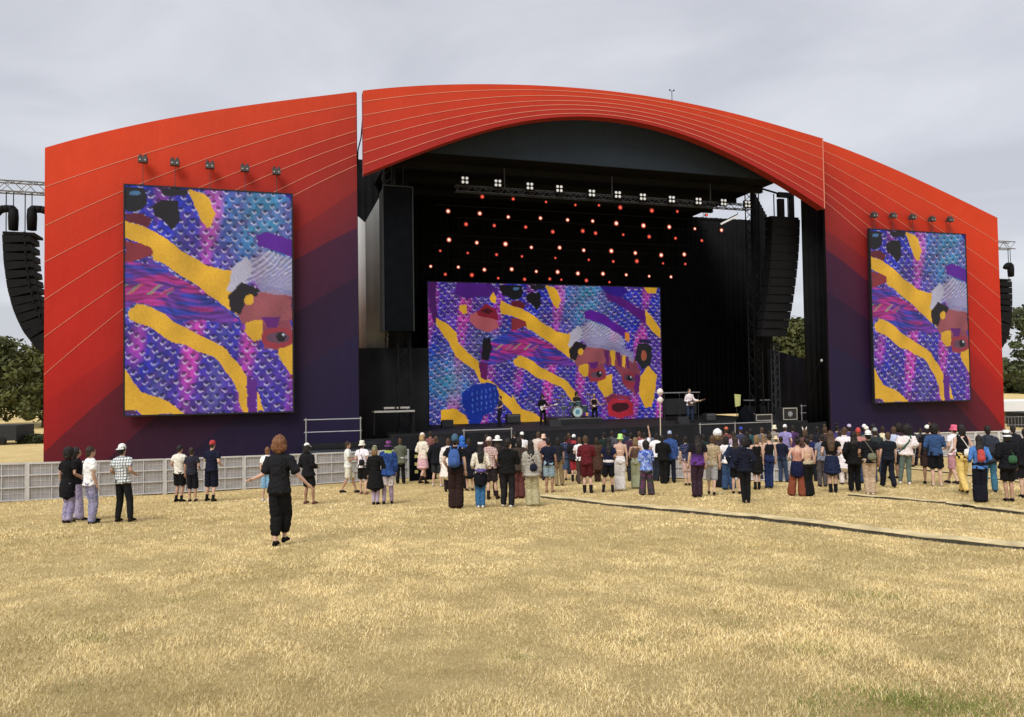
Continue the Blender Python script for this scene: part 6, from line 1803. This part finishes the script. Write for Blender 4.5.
crowd('person in rust trousers with navy jacket tied at the waist', 797, 496, 437, yaw=-6, top='strap:#b07a66', bot='wide:#7a3a20', hair='bun:k', arms='nd', skin='l', fem=True, tie='waist:#15183a', legs='wide', shoes=None, bld=1.06)
crowd('bare-backed person in wide black trousers with patterned scarf at waist', 809.5, 496, 437, yaw=18, top='bare:#c09a7c', bot='wide:#121214', hair='bun:k', arms='nd', skin='l', fem=True, tie='belt:#b0a482:print:#6a6048', legs='close', shoes=None)
crowd('person with long brown hair in black top and short denim skirt', 833.5, 492, 430.5, yaw=0, top='crop:#121216', bot='skirt:#1a2440', hair='long:b', arms='nn', skin='l', fem=True, shoes='boot:#151518', legs='close', bld=1.12)
crowd('person in grey-blue T-shirt beside the long brown hair', 823, 487, 434, yaw=0, top='tee:#6e7488', bot='straight:#4a4446', hair='short:k', arms='dd', skin='l')
crowd('person with long dark hair all in black at right of the crowd', 855, 491, 431, yaw=0, top='jacket:#101014', bot='straight:#0e0f14', hair='long:k', arms='pp', skin='l', fem=True, shoes='shoe:#141418', bld=1.08)
crowd('person in backward white cap, black T-shirt and beige trousers', 870.5, 494, 430.5, yaw=0, top='tee:#15151a', bot='straight:#ab9274', hair='short:k', hat='capback:#e6dcd6', arms='nd', skin='t', pack=('sling', '#6a6a54', 'olive strap bag on the person in beige trousers'), shoes='shoe:#bfae9a', bld=1.1)
crowd('man with brown hair in navy T-shirt and navy trousers mid-step', 888.5, 488, 432, yaw=-5, top='tee:#171b26', bot='straight:#151926', hair='short:b', arms='dd', skin='l', legs='walk', shoes='shoe:#131318', bld=1.1)
crowd('dark-haired person in white poncho with green sash', 906, 484.5, 426, yaw=-10, top='poncho:#dccfcf', bot='slim:#5c6c66', hair='afro:k', arms='nn', skin='m', fem=True, tie='sash:#3a5a4c', shoes='shoe:#d6ceca')
crowd('person in black T-shirt with hand raised to a white cap', 928.5, 484, 421, yaw=-10, top='tee:#17161b', bot='shorts:#3a2a2a', hair='short:k', hat='cap:#e6dcd2', arms='dw', skin='t')
crowd('curly-haired person in blue denim shirt and black shorts', 937.5, 487, 423, yaw=-5, top='long:#2a4a78', bot='shorts:#13131a', hair='curly:k', arms='nf', skin='l', shoes='shoe:#b09a8a', bld=1.12)
crowd('person in pink bucket hat, white shirt and pink shorts stepping left', 953, 485, 418.5, yaw=40, top='tee:#d6d2da', bot='longshorts:#b07a84', hair='short:b', hat='bucket:#e0567a', arms='nn', skin='l', legs='walkL', shoes='shoe:#23232a')
crowd('person in black vest and yellow trousers', 964.5, 494, 424, yaw=12, top='vest:#17161c', bot='straight:#d0b050', hair='bob:k', arms='nn', skin='l', fem=True, legs='walkL', shoes='shoe:#1a1a1d', pack=('sling', '#d8d2cc', 'white sling bag on the person in yellow trousers'))
crowd('person with long dark hair in blue jacket and black dungarees', 981, 503, 435, yaw=10, top='long:#3a72b8', bot='wide:#12141f', hair='long:k', arms='nn', skin='l', fem=True, shoes='shoe:#151519', tie='belt:#12141f', pack=('small', '#b03a34', 'small red backpack on the person in blue jacket'))
crowd('person in dark grey jacket and teal jeans', 991.5, 493, 425, yaw=-5, top='jacket:#2e3440', bot='straight:#2f6884', hair='short:k', arms='nn', skin='l', shoes='shoe:#1e1e24', pack=('pack', '#2a2e38', 'dark grey backpack on the person in teal jeans'))
crowd('person in white bucket hat, black jacket and black shorts', 1010, 502, 430, yaw=10, top='jacket:#14141a', bot='shorts:#111116', hair='bob:k', hat='bucket:#ece4e2', arms='nd', skin='m', fem=True, shoes='shoe:#1b1b20', legs='close', pack=('sling', '#2e5a3c', 'green sling bag on the person in white bucket hat at right'))
crowd('person in black coat cut by the right frame edge', 1025, 498, 428, yaw=5, top='jacket:#14151b', bot='shorts:#1a1a20', hair='short:k', arms='pp', skin='l')
crowd('dark-haired person behind the white bucket hat at right', 1013.5, 480, 425, yaw=0, top='hoodie:#1c1e26', bot='straight:#20222a', hair='short:k', arms='pp', skin='l')
# --- back rows, mostly heads between the others
for (px, fy, hy, lab, kw) in (
    (728, 472, 427, 'person in orange cap in the back row', dict(top='tee:#6a3a34', hat='cap:#c85a34', hair='short:db')),
    (741, 471, 427, 'person in bright blue cap in the back row', dict(top='tee:#3a3c58', hat='cap:#2a44b0', hair='short:db')),
    (735, 478, 431, 'person in pale lilac top behind the long brown hair', dict(top='tee:#b49ab0', hair='long:db', fem=True)),
    (752, 472, 428, 'dark-haired person in teal T-shirt in the back row', dict(top='tee:#1e4a50', hair='short:k')),
    (763, 470, 427, 'brown-haired person in grey shirt in the back row', dict(top='tee:#6a6466', hair='short:b')),
    (774, 469, 425, 'person in cream bucket hat in the back row', dict(top='tee:#8c8478', hat='bucket:#e2d8b4', hair='short:b')),
    (777.5, 474, 437, 'short person in beige sun hat before the cream bucket hat', dict(top='tee:#c8b490', hat='sunhat:#d8c092', hair='short:lb')),
    (787, 471, 424.5, 'person in white cap and lilac T-shirt in the back row', dict(top='tee:#8a80b8', hat='cap:#e8e6ee', hair='short:db')),
    (794, 471, 425, 'dark-haired person in purple shirt in the back row', dict(top='tee:#4a2a58', hair='short:k')),
    (783, 482, 436, 'person in navy jumper left of the rust trousers', dict(top='long:#181c34', hair='short:k')),
    (806, 479, 429, 'person wearing a pale cat-ear headband', dict(top='tee:#5a4038', hat='ears:#e0cfc2', hair='bob:b', fem=True)),
    (817, 474, 426, 'dark-haired person in charcoal coat behind the cat ears', dict(top='coat:#20202a', hair='short:k')),
    (827, 477, 424.5, 'brown-haired person with top knot in the back row', dict(top='tee:#3c2c30', hair='bun:b', fem=True)),
    (838, 473, 424, 'person in patterned violet shirt with dark hair up', dict(top='tee:#4a3a70:dye:#2c2a4a', hair='bun:k', fem=True)),
    (845, 484, 427, 'person in long white coat behind the all-black outfit', dict(top='coat:#d8cfd2', bot='straight:#cfc6c8', hair='short:b')),
    (849.5, 473, 423, 'person in violet and white cap in the back row', dict(top='tee:#463a6a', hat='cap:#b8aac8', hair='short:k')),
    (859.5, 483, 428, 'red-haired person behind the all-black outfit', dict(top='tee:#b07068', hat='beanie:#b83a30', hair='short:r', fem=True)),
    (864, 475, 421.5, 'person in white cap and navy jacket in the back row', dict(top='jacket:#1c2440', hat='cap:#eceaf0', hair='short:k')),
    (869, 480, 426, 'person in cream cap behind the backward white cap', dict(top='tee:#6a6058', hat='cap:#e0d4c6', hair='short:b')),
    (878.5, 482, 428, 'person in grey-green cap left of the navy T-shirt', dict(top='tee:#2a3434', hat='cap:#8c948c', hair='short:db')),
    (893.5, 479, 426.5, 'man with brown hair in light blue shirt', dict(top='tee:#a8b4d0', bot='shorts:#1a1a22', hair='short:b', bld=1.1)),
    (882, 472, 426, 'person in pale yellow top in the back row at right', dict(top='tee:#d2c8a0', hair='short:db')),
    (900, 470, 424.5, 'person with dark curly hair behind the white poncho', dict(top='tee:#3a2630', hair='afro:k')),
    (911.5, 467, 426.5, 'dark-clothed person right of the white poncho', dict(top='jacket:#1c1a24', hair='short:k')),
    (429.5, 476, 431, 'person with bare head behind the blonde person', dict(top='tee:#7a4a44', hair='crop:db')),
    (488, 479, 434, 'person in dark red top behind the plaid shirt', dict(top='tee:#3c1c22', hair='short:db')),
    (515, 476, 431, 'person in black top behind the brown jacket', dict(top='tee:#17161a', hair='short:k')),
    (570, 474, 433, 'person in maroon hoodie behind the red shorts', dict(top='hoodie:#5a1a24', hair='short:b')),
    (604, 474, 432, 'person in dark green shirt behind the long-haired navy top', dict(top='tee:#1c2c26', hair='short:k')),
    (612, 473, 430.5, 'person in grey hoodie left of the lime cap', dict(top='hoodie:#4a4a54', hair='short:db')),
    (626, 472, 430, 'person in navy cap in the back row right of the lime cap', dict(top='tee:#26304a', hat='cap:#20306a', hair='short:k')),
    (639, 471, 431, 'person in faded red shirt in the back row', dict(top='tee:#7c3a3a', hair='short:b')),
    (651, 470, 431, 'dark-haired person in grey T-shirt left of the pole', dict(top='tee:#585a66', hair='short:k')),
    (704, 479, 434, 'person in dark green jacket behind the beige shirt', dict(top='jacket:#1f2a26', hair='short:k')),
    (722, 474, 431, 'person in brick red top behind the dungarees', dict(top='tee:#8a4a3c', hair='long:b', fem=True)),
    (747, 477, 431, 'person in black top between blue cap and strappy dress', dict(top='tee:#16161c', hair='long:k', fem=True)),
    (764.5, 481, 434, 'fair-haired person in bare-shouldered top left of the blue jeans', dict(top='strap:#b08468', hair='long:lb', fem=True)),
    (813, 481, 434, 'person in deep blue shirt behind the patterned scarf', dict(top='tee:#1c2450', hair='short:db')),
    (842, 479, 430, 'person in pink top right of the denim skirt', dict(top='tee:#c48a92', hair='long:db', fem=True)),
    (873, 473, 423.5, 'person in charcoal hat in the back row at right', dict(top='tee:#2c2c34', hat='cap:#2c2c30', hair='short:k')),
    (920, 466, 428, 'person in grey jacket near the barrier before the right wing', dict(top='jacket:#3c3c44', hair='short:db')),
):
    kw.setdefault('bot', random.choice(['straight:#1c1e28', 'straight:#2a2c36', 'shorts:#23242c', 'straight:#3a3634', 'straight:#2c3c58']))
    kw.setdefault('skin', random.choice('lllmt')); kw.setdefault('arms', random.choice(['dd', 'ff', 'pp', 'nn', 'fd']))
    crowd(lab, px, fy, hy, yaw=random.uniform(-25, 25), **kw)

# pole with white balls held above the crowd
pg = on_ground(657, 481)
pb_ = onY(660.5, 438, pg.y + .15); pt_ = onY(660, 391, pg.y + .15)
t = thing('totem_pole', 'pale pole with two fluffy white balls held above the crowd', 'pole', pb_ + Vector((0, 0, -.3)))
MB().bar(pb_ + Vector((0, 0, -.35)), pt_, .018, 8).build('pole', mat('pale_wood', (.62, .52, .36), .6, var=.15), t)
for zc, r_ in ((pt_.z - .03, .10), (pt_.z - .34, .095)):
    S = Shape(); c = Vector((pt_.x, pt_.y, zc)) - root_loc(t); S.ball(c, r_, r_, r_)
    o = bpy.data.objects.new('ball', fuse(S, .012, 1, rough=.03, rs=26, seed=3, name='ball')); COL.objects.link(o); o.parent = t
    o.data.materials.append(mat('fluffy_white', (.80, .72, .68), .9, var=.08, scale=20))

# --- performers and crew
PG = 'performers and crew on the stage'
def performer(label, px, py, hy, vmin=.6, **k):
    u, v = deckp(px, py); v = max(v, vmin)
    u, _ = onst(px, 415, v); p = ST(u, v, DECK)
    d = ray(px, hy); q = CAM + d * (p.y / d.y)
    Hm = max(1.55, min(1.9, q.z - p.z))
    return person(label, p, Hm, k.pop('yaw', 197), group=PG, **k), p, Hm
_, gp1, gh1 = performer('guitarist in white shirt and dark jeans on the right of the stage', 690, 422.5, 388.5, top='long:#d8ccd0', bot='slim:#26324a', hair='short:db', arms='LG', skin='l', legs='wide')
_, gp2, gh2 = performer('guitarist dressed in black left of the drums', 543, 425.5, 394.5, top='long:#121216', bot='slim:#0f0f13', hair='curly:k', arms='LG', skin='l', legs='wide')
_, gp3, gh3 = performer('bass player in black singlet right of the drums', 595, 423, 394, top='tank:#101014', bot='slim:#0f0f14', hair='short:bl', arms='LG', skin='m', legs='wide', yaw=170)
performer('crew member in plum shirt at the front of the stage left of centre', 499.5, 426.5, 405, top='tee:#3a2e48', bot='straight:#1c1a24', hair='short:db', arms='nn', skin='l', yaw=110)
pdr = ST(onst(577, 413, 5.6)[0], 5.75, DECK + .3 - .36)
person('drummer in dark shirt seated behind the drum kit', pdr, 1.7, 197, top='tee:#2a2428', bot='straight:#15151a', hair='curly:db', arms='hh', skin='l', group=PG, legs='sit')
t = thing('drum_stool', 'small black stool under the drummer', 'stool', ST(onst(577, 413, 5.6)[0], 5.8, DECK + .3))
MB().lathe(root_loc(t), [(.17, .38), (.18, .44), (.12, .46)], (0, 0, 1), 14).build('seat', case_m, t)
for a_ in range(3): MB().bar(root_loc(t) + Vector((0, 0, .37)), root_loc(t) + Vector((.22 * math.cos(a_ * 2.1), .22 * math.sin(a_ * 2.1), .01)), .014, 6).build('leg', case_m, t)
gm_ = {'white': mat('guitar_white', (.75, .72, .68), .3, var=.05), 'dark': mat('guitar_dark', (.09, .04, .03), .3, var=.1), 'neck': mat('guitar_neck', (.35, .24, .13), .4, var=.1)}
def guitar(label, p, Hm, bodym, yaw):
    s = Hm / 1.77
    t = thing('electric_guitar', label, 'guitar', p + Vector((0, 0, 1.0 * s)), 'guitars played on stage')
    rot = Matrix.Rotation(R(yaw), 4, 'Z')
    def W(x_, y_, z_): return p + rot @ Vector((x_ * s, y_ * s, z_ * s))
    out = [(-.20, .0), (-.16, .13), (-.05, .10), (.03, .09), (.12, .16), (.10, .05), (.10, -.04), (.13, -.13), (.03, -.10), (-.05, -.11), (-.16, -.15)]
    mb = MB(); n = len(out)
    ang = R(12)
    pts = [(x_ * math.cos(ang) - y_ * math.sin(ang), x_ * math.sin(ang) + y_ * math.cos(ang)) for x_, y_ in out]
    V = [W(-a + .04, .20, 1.03 + b) for a, b in pts] + [W(-a + .04, .245, 1.03 + b) for a, b in pts]
    F = [tuple(range(n)), tuple(range(2 * n - 1, n - 1, -1))] + [(i, n + i, n + (i + 1) % n, (i + 1) % n) for i in range(n)]
    mb.add(V, F); mb.build('guitar_body', bodym, t)
    a, b = W(-.04, .255, 1.05), W(-.60, .255, 1.17)
    MB().bar(a, b, .024 * s, 6).build('neck', gm_['neck'], t)
    MB().obox(b + (b - a).normalized() * .08, (b - a).normalized() * .09, (0, 0, .035), Vector((0, .012, 0))).build('headstock', bodym, t)
    MB().obox(W(.03, .252, 1.03), rot @ Vector((.07, 0, 0)), rot @ Vector((0, .006, 0)), (0, 0, .04)).build('pickguard', gm_['white'] if bodym is not gm_['white'] else gm_['dark'], t)
guitar('dark brown electric guitar held by the guitarist in white', gp1, gh1, gm_['dark'], 197)
guitar('white electric guitar held by the guitarist in black', gp2, gh2, gm_['white'], 197)
guitar('dark bass guitar held by the player right of the drums', gp3, gh3, gm_['dark'], 170)
